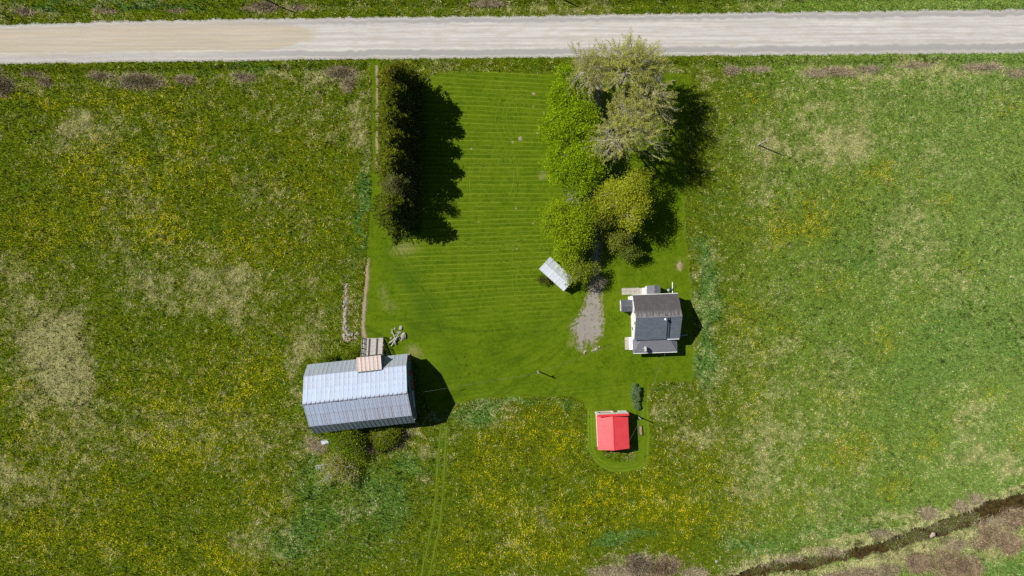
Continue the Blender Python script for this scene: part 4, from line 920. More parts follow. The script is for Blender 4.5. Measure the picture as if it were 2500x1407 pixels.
MB().slab([(-GW, -GL, GE), (-GW, GL - .1, GE), (0, GL - .1, GR), (0, -GL, GR)], .06).build('roof_west', M['red_sheet'], garage)
MB().slab([(0, -GL, GR + .003), (0, GL - .1, GR + .003), (GW, GL - .1, GE), (GW, -GL, GE)], .06).build('roof_east', M['red_sheet'], garage)
MB().prism([(-.14, GR - .03), (0, GR + .035), (.14, GR - .03)], -GL, GL - .12, 'y').build('ridge_cap', M['red_roof'], garage)
# false front with two recessed doors: jambs, heads
fy0, fy1, FH = GL - .20, GL + .12, 3.85
d1 = (-GW + .62, -GW + 3.42); d2 = (d1[1] + .35, d1[1] + 1.35)
ff = MB()
for (a, b) in ((-GW + .04, d1[0]), (d1[1], d2[0]), (d2[1], GW - .04)): ff.box(a, b, fy0, fy1, 0, 2.05)
ff.box(-GW + .04, GW - .04, fy0 + .001, fy1 - .001, 2.05, FH); ff.build('false_front', M['white_paint'], garage)
MB().box(-GW, GW, fy0 - .08, fy1 + .04, FH, FH + .07).build('front_coping', M['red_roof'], garage)
MB().box(d1[0] + .005, d1[1] - .005, fy0 + .01, fy0 + .06, .02, 2.04).build('garage_door', M['door_pink'], garage)
MB().box(d2[0] + .005, d2[1] - .005, fy0 + .01, fy0 + .06, .02, 2.04).build('side_door', M['door_pink'], garage)
MB().box(d1[0], d1[1], fy0 + .06, fy1 + .04, 0, .05).build('door_sill', M['concrete'], garage)
MB().box(GW - .10, GW + .16, fy1 - .1, fy1 + .08, 2.5, 2.68).build('wall_lamp', M['grey_metal'], garage)
# planter box
pl = thing('planter_box', W(1563.2, 1051), math.radians(3), 'long wooden planter box of soil and straw beside red roofed garage', 'planter')
for s in (-1, 1):
    MB().box(s * .33 - .03, s * .33 + .03, -1.0, 1.0, 0, .34).build('side_board', M['wood_dark'], pl); MB().box(-.30, .30, s * .97 - .03, s * .97 + .03, 0, .34).build('end_board', M['wood_dark'], pl)
MB().add([(-.3, -.94, .24), (.3, -.94, .22), (.3, .94, .26), (-.3, .94, .23), (0, 0, .30), (-.3, -.94, .02), (.3, -.94, .02), (.3, .94, .02), (-.3, .94, .02)], [(0, 1, 4), (1, 2, 4), (2, 3, 4), (3, 0, 4), (0, 5, 6, 1), (1, 6, 7, 2), (2, 7, 8, 3), (3, 8, 5, 0), (5, 8, 7, 6)]).build('soil', M['soil'], pl)

# ---- metal oddments in the grass south of the barn
tr = thing('feed_trough', W(797, 1078), math.radians(10), 'pale metal feed trough in dry grass behind the barn', 'trough')
MB().box(-.95, .95, -.42, .42, .04, .10).build('trough_floor', M['shed_metal'], tr)
for s in (-1, 1):
    MB().box(-.95, .95, s * .42 - .03, s * .42 + .03, .05, .42).build('trough_side', M['blue_grey'], tr); MB().box(s * .95 - .03, s * .95 + .03, -.42, .42, .05, .42).build('trough_end', M['blue_grey'], tr)
MB().slab([(-.9, -.36, .44), (.5, -.36, .44), (.5, .30, .46), (-.9, .30, .46)], .02).build('trough_lid', M['shed_metal'], tr)
rk = thing('metal_rack', W(786, 1139), math.radians(8), 'pale metal rack lying beside the yellow green shrub', 'rack')
for yy in (-.3, .05, .36): MB().box(-1.2 if yy > .2 else -1.25, 1.9 if yy > .2 else -.2, yy - .07, yy + .07, .18, .30).build('bar', M['blue_grey'], rk)
for xx_ in (-1.1, -.5): MB().box(xx_ - .08, xx_ + .08, -.38, .44, .31, .36).build('cross_bar', M['blue_grey'], rk)

# ---- poles
def pole(name, px, py, h, r, label, group=None, cap=None, cross=False):
    t = thing(name, W(px, py), 0, label, 'pole', group)
    MB().tube([(0, 0, -.2), (0, 0, h * .5), (0, 0, h)], r * 1.15, r * .8, n=8).build('shaft', M['pole_wood'], t)
    MB().tube([(.0, .0, h + .002), (.0, .0, h + .08)], r * .9, r * .6, n=8).build('cap', M['grey_metal'], t)
    if cap: MB().box(-.10, .10, r * .7, r + .22, h - .75, h - .45).build('meter_box', M['grey_metal'], t)
    if cross:
        MB().box(-1.1, 1.1, -r - .12, -r, h - .55, h - .42).build('cross_arm', M['pole_wood'], t)
        for x in (-.95, 0, .95): MB().tube([(x, -r - .06, h - .419), (x, -r - .06, h - .25)], .05, .03, n=6).build('insulator', M['white_trim'], t)
    return t
pole('utility_pole', 1313.4, 906.3, 4.0, .13, 'short wooden utility pole standing alone on the open lawn', cap=True)
pole('utility_pole', 1557, 1016.5, 3.5, .12, 'short wooden utility pole between the round bushes and planter box')
pole('utility_pole', 1850.7, 354.7, 5.9, .14, 'bare grey wooden pole in a straw patch of the meadow')
for (px, py) in ((626.5, -9), (1325.5, -22), (-68, 3)):
    pole('utility_pole', px, py, 8.0, .15, 'tall roadside utility pole beyond the gravel road', 'roadside utility poles', cross=True)

def wire(a, b, sag, label):
    a, b = Vector(a), Vector(b); pts = []
    for i in range(17):
        t = i / 16; q = a.lerp(b, t); q.z -= sag * 4 * t * (1 - t); pts.append(q)
    o = MB().tube(pts, .012, n=5).build('overhead_wire', M['wire']); return tag(o, label, 'wire')
def top(px, py, h): x, y, _ = W(px, py); return (x, y, h)
A = top(1313.4, 906.3, 3.9); G_ = top(1557, 1016.5, 3.4)
hw = Matrix.Translation((hx, hy, 0)) @ Matrix.Rotation(math.radians(2.1), 4, 'Z')
wire(A, hw @ Vector((-HW + .1, HS + .6, 3.9)), .35, 'overhead wire from the lawn pole to the farmhouse')
bmx = Matrix.Translation((bx_, by_, 0)) @ Matrix.Rotation(math.radians(6.2), 4, 'Z')
wire(A, bmx @ Vector((BL - .28, -.9, 6.2)), .45, 'overhead wire from the lawn pole to the barn gable')
wire(hw @ Vector((1.9, LS - .05, 2.6)), G_, .30, 'overhead wire from the lean-to to the pole by the garage')
gmx = Matrix.Translation((gxw, gyw, 0)) @ Matrix.Rotation(math.radians(2.5), 4, 'Z')
wire(G_, gmx @ Vector((GW - .1, -2.4, 2.45)), .12, 'short overhead wire from pole to east eave of garage')

# ---- bare soil mounds on the lawn
mm_ = []
bm = bmesh.new(); bmesh.ops.create_icosphere(bm, subdivisions=2, radius=1.0)
for v_ in bm.verts:
    n_ = v_.co.copy(); v_.co *= 1 + .12 * math.sin(5 * n_.x + 1) + .10 * math.sin(6 * n_.y); v_.co.z = max(0, v_.co.z) * .28
me_m = bpy.data.meshes.new('soil_mound'); bm.to_mesh(me_m); bm.free(); me_m.materials.append(M['soil'])
for (px, py, r) in [(1303, 229, .38), (1270, 339, .55), (1252, 348, .28), (1302, 261, .18), (1328, 275, .26), (1312, 325, .30), (1151, 364, .30), (1260, 509, .22), (1168, 542, .20), (1301, 546, .22), (1262, 608, .22)]:
    o = link('soil_mound', me_m, None, (WX(px), WY(py), .012)); r *= .85; o.scale = (r, r * rr.uniform(.8, 1.2), r * .6); o.rotation_euler.z = rr.uniform(0, 6)
    tag(o, 'small bare soil mound on the striped lawn', 'soil mound', 'soil mounds on the lawn')
o = link('soil_mound', me_m, None, (WX(1660), WY(650), .012)); o.scale = (.62, .95, .3); tag(o, 'larger bare soil patch on lawn north of the house', 'soil mound')

# ================================================================== TREES AND SHRUBS
def norm(a): return a / np.maximum(np.linalg.norm(a, axis=-1, keepdims=True), 1e-9)
def leaf_quads(P, size, cols, r, up=.7, aspect=.7):
    n = len(P); nn = r.normal(0, 1, (n, 3)); nn = norm(nn) + np.array((0, 0, up)); nn = norm(nn)
    u = norm(np.cross(nn, r.normal(0, 1, (n, 3)))); w = np.cross(nn, u); s = (size * r.uniform(.6, 1.35, n))[:, None]
    V = np.stack([P - u * s * .5, P - w * s * aspect * .5, P + u * s * .5, P + w * s * aspect * .5], 1).reshape(-1, 3)
    return V, np.arange(n * 4).reshape(-1, 4), np.repeat(cols, 4, 0)
def tubes_mesh(name, segs, mat, n=4):
    """segs: list of (p0, p1, r0, r1); all tapered prisms in one mesh"""
    a = np.array([s[0] for s in segs]); b = np.array([s[1] for s in segs]); r0 = np.array([s[2] for s in segs]); r1 = np.array([s[3] for s in segs])
    d = norm(b - a); ref = np.where(np.abs(d[:, 2:3]) > .9, np.array((1., 0, 0)), np.array((0, 0, 1.))); u = norm(np.cross(d, ref)); w = np.cross(d, u)
    V = []
    for (p, rad) in ((a, r0), (b, r1)):
        for k in range(n):
            t = 2 * PI * k / n; V.append(p + (u * math.cos(t) + w * math.sin(t)) * rad[:, None])
    V = np.stack(V, 1); m = len(segs); base = (np.arange(m) * 2 * n)[:, None]
    Fq = np.concatenate([np.stack([base[:, 0] + k, base[:, 0] + (k + 1) % n, base[:, 0] + n + (k + 1) % n, base[:, 0] + n + k], -1) for k in range(n)])
    return np_mesh(name, V.reshape(-1, 3), Fq, mat)
def limb(p0, p1, r0, r1, bend, r, k=3):
    p0, p1 = np.array(p0, float), np.array(p1, float); pts = [p0 + (p1 - p0) * i / k for i in range(k + 1)]
    for i in range(1, k): pts[i] = pts[i] + r.normal(0, bend, 3)
    rad = [r0 + (r1 - r0) * i / k for i in range(k + 1)]
    return [(pts[i], pts[i + 1], rad[i], rad[i + 1]) for i in range(k)]

def broadleaf(name, px, py, h, rx, ry, z0, label, cat, seed, c1, c2, ntip=150, per=70, lsize=.26, spread=.55, bark='bark', twig_r=.018, limbs=10, trunk_r=.2, up=.7, inner=.25, group=None, offs=(0, 0), wand=False):
    r = np.random.default_rng(seed); t = thing(name, W(px, py), 0, label, cat, group)
    zc = (z0 + h) / 2; rzv = (h - z0) / 2
    d = norm(r.normal(0, 1, (ntip, 3))); d[:, 2] = np.where(d[:, 2] < -.35, -d[:, 2], d[:, 2])
    q = inner + (1 - inner) * r.random(ntip) ** .45
    lob = 1 + .22 * np.sin(3 * np.arctan2(d[:, 1], d[:, 0]) + seed) + .14 * np.sin(5 * np.arctan2(d[:, 1], d[:, 0]) + 2.1 * seed) + r.normal(0, .07, ntip)
    tips = np.stack([d[:, 0] * rx * q * lob + offs[0], d[:, 1] * ry * q * lob + offs[1], zc + d[:, 2] * rzv * q * (1 + .1 * (lob - 1))], -1)
    fork = h * .28
    segs = limb((0, 0, -.2), (.1 * r.normal(), .1 * r.normal(), fork), trunk_r * 1.2, trunk_r * .9, .05, r)
    ftop = segs[-1][1]
    anch = []
    for k in range(limbs):
        a = 2 * PI * k / limbs + r.normal(0, .25); rad = r.uniform(.3, .6); zz = z0 + (h - z0) * r.uniform(.35, .8)
        p = np.array((math.cos(a) * rx * rad + offs[0], math.sin(a) * ry * rad + offs[1], zz)); anch.append(p)
        segs += limb(ftop + np.array((0, 0, r.uniform(-.5, .6))), p, trunk_r * .5, trunk_r * .18, .18, r, 4)
    anch.append(np.array((offs[0] * .8, offs[1] * .8, z0 + (h - z0) * .8))); segs += limb(ftop, anch[-1], trunk_r * .8, trunk_r * .2, .12, r, 4)
    anch = np.array(anch)
    tr_o = link('trunk', tubes_mesh('trunk', segs, M[bark], 6), t)
    tw = []
    near = np.argmin(((tips[:, None] - anch[None]) ** 2).sum(-1), 1)
    for i in range(ntip): tw += limb(anch[near[i]], tips[i], trunk_r * .15 + twig_r, twig_r, .15, r, 3)
    for i in range(ntip):
        for k in range(3): tw.append((tips[i] * .75 + anch[near[i]] * .25, tips[i] + r.normal(0, spread * .8, 3), twig_r, twig_r * .5))
    link('branches', tubes_mesh('branches', tw, M[bark], 3), t)
    P = np.repeat(tips, per, 0) + r.normal(0, spread, (ntip * per, 3)) * np.array((1, 1, .65))
    if wand:
        wd_ = norm(tips - np.array((offs[0], offs[1], z0 + .25 * (h - z0))) + r.normal(0, 1.2, tips.shape)); wl = r.uniform(1.2, 2.6, ntip)[:, None]
        ends = tips + wd_ * wl; sw = []
        for i in range(ntip):
            sw += limb(tips[i], ends[i], twig_r * 1.1, twig_r * .5, .10, r, 2)
            for k in range(4):
                s0 = tips[i] + (ends[i] - tips[i]) * r.uniform(-.4, .8); sw.append((s0, s0 + norm(wd_[i] + r.normal(0, .55, 3)) * r.uniform(.5, 1.2), twig_r * .8, twig_r * .4))
        link('twigs', tubes_mesh('twigs', sw, M[bark], 3), t)
        a_ = np.array([q[0] for q in sw]); b_ = np.array([q[1] for q in sw]); idx = r.integers(0, len(sw), ntip * per)
        P = a_[idx] + (b_ - a_)[idx] * (r.random((len(idx), 1)) ** .7) * 1.05 + r.normal(0, .13, (len(idx), 3))
    tone = np.repeat(r.random(ntip), per); mixv = np.clip(tone * .7 + r.normal(.15, .2, len(P)), 0, 1)[:, None]
    cols = (np.array(c1) * (1 - mixv) + np.array(c2) * mixv) * r.lognormal(0, .15, (len(P), 1))
    V, Fq, C = leaf_quads(P, lsize, cols, r, up)
    link('crown', np_mesh('crown', V, Fq, M['leaf'], C), t)
    return t

def spruce(px, py, h, R, label, seed, c1, c2, dens=1.0, group=None, bare=False):
    r = np.random.default_rng(seed); t = thing('spruce_tree', W(px, py), 0, label, 'tree', group)
    link('trunk', tubes_mesh('trunk', limb((0, 0, -.2), (.1, 0, h * .97), .22, .03, .04, r, 6), M['bark'], 7), t)
    P = []; SZ = []; segs = []; DR = []
    nlev = int(34 * dens) + 4
    for i in range(nlev):
        z = .7 + (h - .9) * (i / nlev) ** 1.0; f = 1 - (z - .7) / (h - .7); Rz = R * (f ** .56) * (1 - .18 * (i % 2)) + .15
        nb = int(9 + 5 * f)
        for k in range(nb):
            a = 2 * PI * k / nb + r.normal(0, .22) + i * 1.3; L = Rz * r.uniform(.55, 1.22); droop = r.uniform(.10, .32)
            tip = np.array((math.cos(a) * L, math.sin(a) * L, z - droop * L + .10 * L)); b0 = np.array((0, 0, z))
            segs.append((b0, tip, .035 * f + .012, .008))
            m = max(4, int(L * 9 * dens)); s = r.uniform(.25 if not bare else .1, 1.0, m) ** .75
            side = r.normal(0, 1, m) * (.34 * (1.15 - s) + .07) * (L * .42 + .2); perp = np.array((-math.sin(a), math.cos(a), 0))
            pts = b0 + (tip - b0) * s[:, None] + perp * side[:, None]; pts[:, 2] += r.normal(0, .10, m) - .05
            P.append(pts); SZ.append(np.full(m, .36)); dd = np.array((math.cos(a), math.sin(a), -.25)) + perp * np.sign(side)[:, None] * .55; DR.append(np.broadcast_to(dd, pts.shape))
    link('branches', tubes_mesh('branches', segs, M['bark'], 3), t)
    P = np.concatenate(P); DR = norm(np.concatenate(DR) + r.normal(0, .28, P.shape)); n = len(P)
    up = norm(np.array((0, 0, 1.)) + r.normal(0, .45, P.shape)); w = norm(np.cross(DR, up)); s = r.uniform(.26, .52, n)[:, None]
    if bare: s *= .7
    V = np.stack([P - DR * s * .5, P - w * s * .26, P + DR * s * .6, P + w * s * .26], 1).reshape(-1, 3)
    mixv = np.clip(r.normal(.4, .3, n), 0, 1)[:, None]; cols = (np.array(c1) * (1 - mixv) + np.array(c2) * mixv) * r.lognormal(0, .2, (n, 1))
    link('crown', np_mesh('crown', V, np.arange(n * 4).reshape(-1, 4), M['needle'], np.repeat(cols, 4, 0)), t)
    return t

SG = 'spruces in the row along the lawn'
S1, S2 = (.045, .062, .005), (.145, .172, .009)
spruce(980, 220, 13.6, 4.9, 'dark spruce at the road end of the conifer row', 31, S1, (.18, .185, .010), group=SG)
spruce(982, 268, 14.2, 5.0, 'dark olive spruce second from the road in the conifer row', 32, S1, (.15, .175, .009), group=SG)
spruce(978, 318, 13.8, 5.0, 'dark olive spruce third from the road in the conifer row', 33, S1, S2, group=SG)
spruce(982, 366, 14.0, 5.0, 'dark olive spruce fourth from the road in the conifer row', 38, S1, S2, group=SG)
spruce(978, 414, 13.8, 5.0, 'dark olive spruce next to the thin grey one in the conifer row', 34, S1, (.165, .19, .010), group=SG)
spruce(984, 464, 13.0, 4.6, 'thin grey half bare spruce in the conifer row', 35, (.06, .075, .015), (.165, .17, .04), .9, SG, True)
spruce(976, 522, 12.8, 5.4, 'broad dark spruce at the far end of the conifer row from road', 36, (.03, .05, .005), S2, group=SG)
spruce(1528, 585, 6.0, 1.9, 'small pointed dark spruce beside the yellow green tree', 37, (.04, .06, .012), (.11, .13, .02), .8)

LG1, LG2 = (.17, .29, .006), (.37, .51, .010)
broadleaf('maple_tree', 1384, 244, 8.4, 4.0, 4.2, 1.4, 'bright green maple next to the road end of the leafy row', 'tree', 41, LG1, LG2, 170, 85, .28, .6, up=1.4)
broadleaf('maple_tree', 1394, 322, 9.4, 5.5, 5.1, 1.4, 'large bright green maple opposite the tall pale tree', 'tree', 42, LG1, LG2, 270, 90, .28, .65, up=1.4)
broadleaf('maple_tree', 1404, 422, 9.0, 5.7, 5.3, 1.4, 'wide bright green maple in the middle of the leafy row', 'tree', 43, LG1, (.36, .50, .010), 280, 90, .28, .65, up=1.4)
broadleaf('maple_tree', 1386, 562, 8.8, 5.2, 5.8, 1.2, 'large yellowish green maple standing north of the metal roofed shed', 'tree', 44, (.19, .29, .008), (.40, .51, .012), 300, 90, .28, .65, up=1.4)
broadleaf('small_tree', 1408, 664, 5.6, 2.9, 2.6, 1.2, 'small drooping light green tree hanging over the shed roof', 'tree', 45, (.20, .28, .012), (.40, .46, .03), 80, 60, .26, .45, bark='bark_pale')
broadleaf('half_bare_tree', 1412, 488, 7.4, 3.6, 2.8, 1.5, 'half bare twiggy tree between two green maples', 'tree', 46, (.14, .16, .03), (.26, .27, .08), 110, 20, .2, .5, bark='bark_pale', twig_r=.022)
PG1, PG2 = (.38, .41, .035), (.64, .65, .10)
broadleaf('poplar_tree', 1516, 204, 16.5, 5.8, 4.9, 3.4, 'tall pale poplar leaning over the gravel road with sparse new leaves', 'tree', 51, PG1, PG2, 350, 64, .165, .62, bark='bark_pale', twig_r=.021, limbs=16, trunk_r=.3, inner=.15, wand=True)
broadleaf('poplar_tree', 1424, 208, 12.5, 3.6, 4.2, 3.0, 'slim pale poplar nearest the drive entrance with sparse new leaves', 'tree', 52, PG1, (.60, .58, .17), 200, 46, .165, .6, bark='bark_pale', twig_r=.018, limbs=12, trunk_r=.24, inner=.2, wand=True)
broadleaf('poplar_tree', 1512, 350, 16.5, 6.6, 5.6, 3.6, 'broadest pale poplar with grey spreading branches beside the maples', 'tree', 53, PG1, PG2, 440, 56, .165, .62, bark='bark_pale', twig_r=.023, limbs=18, trunk_r=.34, inner=.15, wand=True)
broadleaf('poplar_tree', 1566, 268, 15.0, 4.4, 4.8, 3.2, 'pale poplar on the meadow side with branches showing through', 'tree', 54, PG1, (.60, .60, .15), 230, 48, .165, .6, bark='bark_pale', twig_r=.021, limbs=12, trunk_r=.26, inner=.2, wand=True)
broadleaf('leafy_tree', 1512, 498, 10.4, 5.4, 5.0, 2.4, 'yellow green tree south of the pale poplars', 'tree', 55, (.29, .34, .014), (.52, .56, .035), 250, 80, .25, .62, bark='bark_pale', twig_r=.012, limbs=12, up=1.2)
broadleaf('leafy_tree', 1455, 520, 8.0, 4.2, 4.4, 1.4, 'dull olive tree in the shade beside the drive', 'tree', 56, (.18, .22, .015), (.33, .37, .03), 150, 60, .24, .6)
broadleaf('small_tree', 1500, 590, 5.4, 2.4, 2.4, 1.0, 'small olive tree at the shady edge of lawn', 'tree', 57, (.20, .25, .02), (.38, .42, .05), 60, 40, .22, .45)
broadleaf('small_tree', 1530, 616, 4.2, 2.1, 1.8, .6, 'low leafy bush reaching onto the lawn north of house', 'tree', 58, (.12, .17, .02), (.24, .30, .04), 60, 50, .22, .4)
broadleaf('bare_shrub', 1452, 690, 2.6, 2.2, 1.9, .2, 'grey twiggy leafless shrub at the head of the gravel patch', 'shrub', 59, (.18, .15, .12), (.30, .26, .2), 90, 10, .14, .4, bark='bark_pale', twig_r=.016, trunk_r=.08)

# shrubs around the barn
broadleaf('green_shrub', 857, 1072, 4.2, 3.3, 3.0, .3, 'large green bush against the south wall of barn', 'shrub', 61, (.14, .24, .006), (.30, .41, .012), 110, 46, .22, .75, trunk_r=.12)
broadleaf('green_shrub', 828, 1062, 2.4, 1.8, 1.3, .2, 'low green bush at the west end of the barn bushes', 'shrub', 62, (.13, .21, .008), (.26, .33, .014), 40, 60, .25, .4, trunk_r=.08)
broadleaf('green_shrub', 945, 1066, 3.0, 2.3, 1.6, .3, 'bright green bush by the barn wall with brown grass round it', 'shrub', 63, (.16, .235, .01), (.31, .37, .018), 46, 50, .22, .6, trunk_r=.1)
broadleaf('green_shrub', 929, 1088, 1.7, 1.3, 1.0, .1, 'smallest round green bush south of the barn', 'shrub', 64, (.10, .16, .01), (.19, .24, .018), 30, 55, .22, .3, trunk_r=.06)
broadleaf('green_shrub', 968, 1056, 2.2, 1.5, 1.0, .2, 'thin light green bush close to the barn corner', 'shrub', 65, (.13, .18, .01), (.26, .30, .02), 36, 34, .24, .4, trunk_r=.06)
broadleaf('twiggy_shrub', 827, 1140, 3.0, 4.3, 3.6, .2, 'wide twiggy yellow green shrub in long grass south of barn', 'shrub', 66, (.30, .33, .03), (.56, .57, .14), 150, 30, .22, .5, bark='bark_pale', twig_r=.022, trunk_r=.1)
broadleaf('green_shrub', 866, 868, 1.7, 1.6, 1.0, .1, 'light green bush beside the ramp against the barn', 'shrub', 67, (.13, .19, .008), (.24, .30, .014), 40, 50, .22, .35, trunk_r=.05)
broadleaf('green_shrub', 806, 878, 1.6, 1.5, .8, .1, 'light green bush by the north barn wall away from ramp', 'shrub', 68, (.12, .18, .008), (.22, .28, .014), 34, 45, .22, .35, trunk_r=.05)
broadleaf('green_shrub', 1330, 683, 1.1, 1.5, .9, .1, 'low bush along the side of the metal roofed shed', 'shrub', 69, (.11, .15, .01), (.22, .24, .02), 30, 40, .2, .28, trunk_r=.05)
# dense round bushes by the garage
for (px, py, a, b, h, lab, sd) in [(1550, 954, .95, 1.45, 1.4, 'largest oval blue green bush in the short row by the garage', 71), (1551.5, 974, .72, .62, 1.0, 'middle round blue green bush in the short row by the garage', 72), (1554, 991, .55, .62, .8, 'smallest round blue green bush next to the garage pole', 73)]:
    broadleaf('round_bush', px, py, h, a, b, .05, lab, 'bush', sd, (.12, .21, .075), (.25, .36, .15), 90, 50, .14, .13, trunk_r=.05, inner=.55, twig_r=.01, limbs=5, up=1.5)

# bare brown thickets: roadside and stream side
def thicket(px, py, rx, ry, h, label, group, seed, c1, c2, dens=1.0, leafy=0.0, lc=(.16, .20, .02)):
    r = np.random.default_rng(seed); x, y, _ = W(px, py); z = float(ground_z(np.array([px * 1.0]), np.array([py * 1.0]))[0][0])
    t = thing('bare_shrub', (x, y, z - .03), 0, label, 'shrub', group); rx *= S; ry *= S
    n = int(min(4200, 190 * rx * ry * PI * dens)) ; a = r.uniform(0, 2 * PI, n); q = np.sqrt(r.random(n)) * (1 + .25 * r.normal(0, 1, n) ** 2 * (r.random(n) < .3)); lob = 1
    ka = r.uniform(0, 2 * PI, 7); kq = r.uniform(.15, .75, 7); kk = r.integers(0, 7, n); ks = r.uniform(.35, .65, 7)[kk]
    bx = (np.cos(ka) * kq)[kk] * rx * 1.1 + r.normal(0, .30, n) * rx; by = (np.sin(ka) * kq)[kk] * ry * 1.1 + r.normal(0, .32, n) * ry; q = np.clip(np.hypot(bx / rx, by / ry), 0, 1.2); hh = h * (1 - .62 * q ** 2) * r.uniform(.35, 1.1, n)
    out = r.normal(0, .45, (n, 2)) + np.stack([np.cos(a), np.sin(a)], -1) * (.30 * q)[:, None]
    b0 = np.stack([bx, by, hh * .15], -1); b1 = np.stack([bx + out[:, 0], by + out[:, 1], hh], -1); d = norm(b1 - b0); w = norm(np.cross(d, np.array((0, 0, 1.)) + r.normal(0, .3, (n, 3)))) * r.uniform(.018, .042, n)[:, None]
    V = np.stack([b0 - w, b0 + w, b1], 1).reshape(-1, 3); mv = r.random((n, 1)); C = (np.array(c1) * (1 - mv) + np.array(c2) * mv) * r.lognormal(0, .35, (n, 1)); u_ = r.random(n) + (vnoise((bx + x) * 1.3, (by + y) * 1.3, 3) - .5)
    C[u_ < .22] = np.array((.44, .38, .22)) * r.lognormal(0, .2, ((u_ < .22).sum(), 1)); C[u_ > 1.12] = np.array((.12, .17, .03)); C[(u_ > .75) & (u_ < .98)] *= .45
    link('twigs', np_mesh('twigs', V, np.arange(n * 3).reshape(-1, 3), M['twig'], np.repeat(C, 3, 0)), t)
    st = [(np.array((bx[i], by[i], -.1)), b0[i] + (b1[i] - b0[i]) * .8, .02, .008) for i in range(0, n, max(1, n // 60))]
    link('stems', tubes_mesh('stems', st, M['bark'], 4), t)['kind'] = 'stuff'
    if leafy:
        m = int(n * leafy); idx = r.integers(0, n, m); P = b1[idx] + r.normal(0, .15, (m, 3)); mv = r.random((m, 1))
        V, Fq, C = leaf_quads(P, .17, np.array(lc) * (.6 + .9 * mv), r); link('leaves', np_mesh('leaves', V, Fq, M['leaf'], C), t)
    return t
BR1, BR2 = (.21, .16, .105), (.46, .38, .25); RD1, RD2 = (.19, .122, .085), (.41, .295, .20); ST1, ST2 = (.32, .26, .17), (.52, .44, .29)
NG = 'brown brush clumps along the north verge of the road'; SGp = 'brown brush clumps along the south ditch of the road'; FB = 'reddish bare shrubs on the south bank of the stream'; NBk = 'straw brown brush on the north bank of the stream'; IS = 'leafy brush hanging over the stream'
sd = 200
LB = ['largest brown brush clump on the verge north of the road', 'thin flat brown brush strip on verge north of the road', 'brown brush clump on the north verge by the far west pole shadow', 'small brown brush clump just east of the largest one north of road', 'brown brush strip on the north verge opposite the mown lawn', 'smallest brown brush tuft on the verge north of the road']
for (px, py, rx, ry, h) in [(640, 14, 40, 13, 1.0), (255, 25, 32, 7, .6), (55, 26, 24, 9, .8), (720, 16, 22, 8, .7), (1190, 6, 40, 8, .7), (430, 24, 26, 6, .5)]:
    sd += 1; thicket(px, py, rx, ry, h, LB.pop(0), NG, sd, BR1, BR2)
LB = ['largest brown brush clump in the ditch west of lawn', 'tall brown brush clump at the west end of the ditch', 'wide brown brush clump in the ditch corner next to lawn', 'narrow brown brush clump running south from the ditch corner', 'brown brush clump midway between ditch corner and the largest clump', 'brown brush clump surrounded by yellow flowers in the west ditch', 'brown brush clump adjoining the largest one on its west', 'thin dark brush strip close under the road edge', 'brown brush clump adjoining the largest one on its east']
for (px, py, rx, ry, h) in [(345, 200, 60, 18, 1.2), (6, 208, 28, 28, 1.3), (836, 178, 44, 20, 1.0), (852, 205, 14, 22, .8), (600, 186, 26, 12, 1.0), (115, 200, 22, 12, .9), (240, 186, 30, 12, .9), (75, 180, 30, 8, .7), (450, 196, 22, 10, .8)]:
    sd += 1; thicket(px, py, rx, ry, h, LB.pop(0), SGp, sd, BR1, BR2, leafy=.05)
LB = ['round brown shrub at the ditch just past the lawn corner', 'longest flattened pale brown brush in the ditch east of lawn', 'flattened brush joined to the east end of the longest one', 'flattened brush alone between two long ditch brush strips', 'wide flattened pale brush far along the east ditch', 'flattened brush at the east end of the ditch row', 'flattened brush joined to the west end of the longest one', 'thin flattened brush next to the round shrub by the lawn corner']
for (px, py, rx, ry, h) in [(1785, 173, 20, 13, .9), (2050, 178, 48, 12, .5), (2120, 172, 30, 10, .5), (2230, 163, 40, 10, .5), (2400, 168, 50, 12, .5), (2470, 180, 34, 10, .5), (1990, 182, 30, 9, .4), (1850, 172, 30, 8, .4)]:
    sd += 1; thicket(px, py, rx, ry, h, LB.pop(0), 'pale brush clumps along the ditch east of the lawn', sd, (.19, .145, .115), ST2, .8)
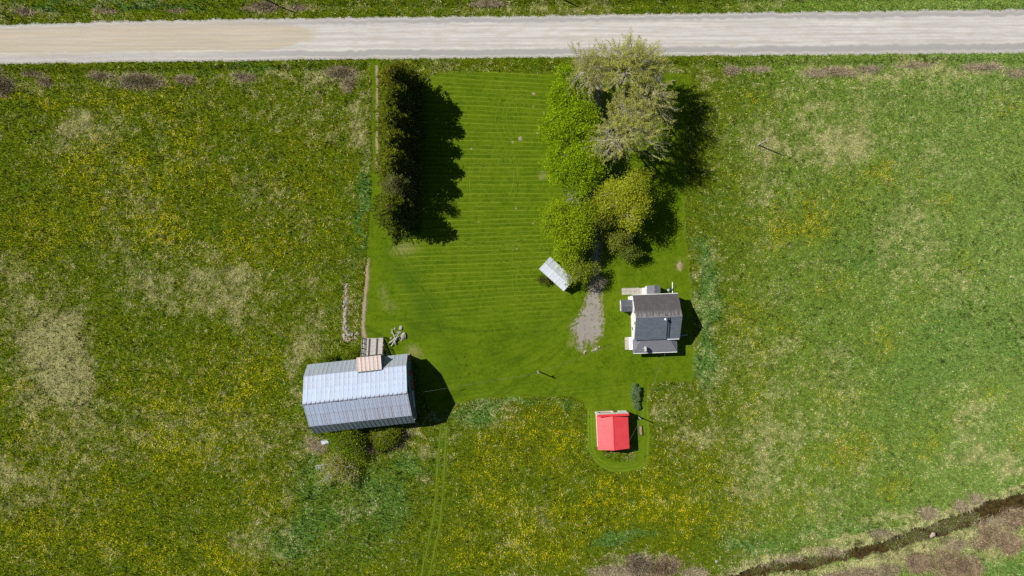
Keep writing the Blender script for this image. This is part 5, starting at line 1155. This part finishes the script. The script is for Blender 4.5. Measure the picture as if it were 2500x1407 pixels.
for (px, py, rx, ry, h, d) in [(2290, 1375, 60, 34, 1.2, RD1), (2225, 1372, 30, 24, 1.0, RD1), (2355, 1382, 36, 26, 1.0, RD1), (2405, 1312, 48, 26, 1.2, RD1), (2462, 1318, 24, 26, 1.0, RD1), (2480, 1275, 40, 24, 1.0, RD1), (2100, 1400, 55, 14, .9, BR1), (2040, 1408, 36, 10, .8, BR1), (2330, 1330, 26, 14, .8, BR1), (2440, 1272, 26, 10, .7, BR1), (2170, 1390, 30, 14, .8, BR1)]:
    sd += 1; thicket(px, py, rx * 1.15, ry * 1.15, h, 'reddish brown bare shrub on the south bank of stream', FB, sd, d, RD2 if d is RD1 else BR2, 1.0)
for (px, py, rx, ry, h) in [(2258, 1254, 26, 11, .7), (2345, 1236, 22, 10, .7), (2380, 1222, 20, 8, .5), (2160, 1300, 30, 8, .6), (1930, 1362, 24, 7, .6), (2020, 1345, 30, 7, .6), (1870, 1378, 18, 8, .6)]:
    sd += 1; thicket(px, py, rx * 1.25, ry * 1.5, h, 'straw brown brush clump on the north bank of stream', NBk, sd, (.20, .14, .11), ST2, .9)
for (px, py, rx, ry, h) in [(1990, 1366, 42, 15, .9), (2060, 1356, 26, 11, .8), (2185, 1330, 24, 12, .9), (2230, 1312, 42, 16, 1.0), (2300, 1286, 40, 17, 1.0), (2345, 1270, 30, 16, .9), (2385, 1265, 22, 12, .9), (1900, 1384, 40, 9, .7), (1840, 1397, 26, 7, .7)]:
    sd += 1; thicket(px, py, rx, ry, h, 'half leafy green brush hanging over the stream', IS, sd, (.12, .10, .08), (.36, .31, .22), 1.3, .5, (.17, .21, .02))
thicket(1500, 1394, 60, 16, .8, 'low pale straw brown brush at the meadow edge near stream', None, 301, ST1, ST2)
thicket(1556, 1378, 34, 28, 1.4, 'greyish brown bare shrub between straw brush and reddish shrub', None, 302, (.15, .115, .095), (.34, .27, .20))
thicket(1618, 1382, 36, 28, 1.4, 'round reddish brown bare shrub beside the greyish one', None, 303, RD1, RD2)
thicket(1690, 1397, 34, 14, .7, 'low straw brush between reddish shrub and the stream', None, 304, ST1, ST2)
thicket(905, 1092, 36, 14, .5, 'dry brown scrub between the green bushes behind barn', None, 306, (.16, .11, .075), (.40, .31, .20), .6)
thicket(775, 1085, 26, 20, .4, 'flattened dry scrub at the west end behind the barn', None, 307, (.26, .20, .13), (.48, .40, .26), .6)
thicket(985, 1062, 22, 10, .6, 'pinkish brown scrub at the east corner behind the barn', None, 308, RD1, RD2, .7)
thicket(960, 1085, 40, 16, .5, 'low dry brown brush under the green barn bushes', None, 305, (.16, .11, .075), (.34, .26, .17), .6)
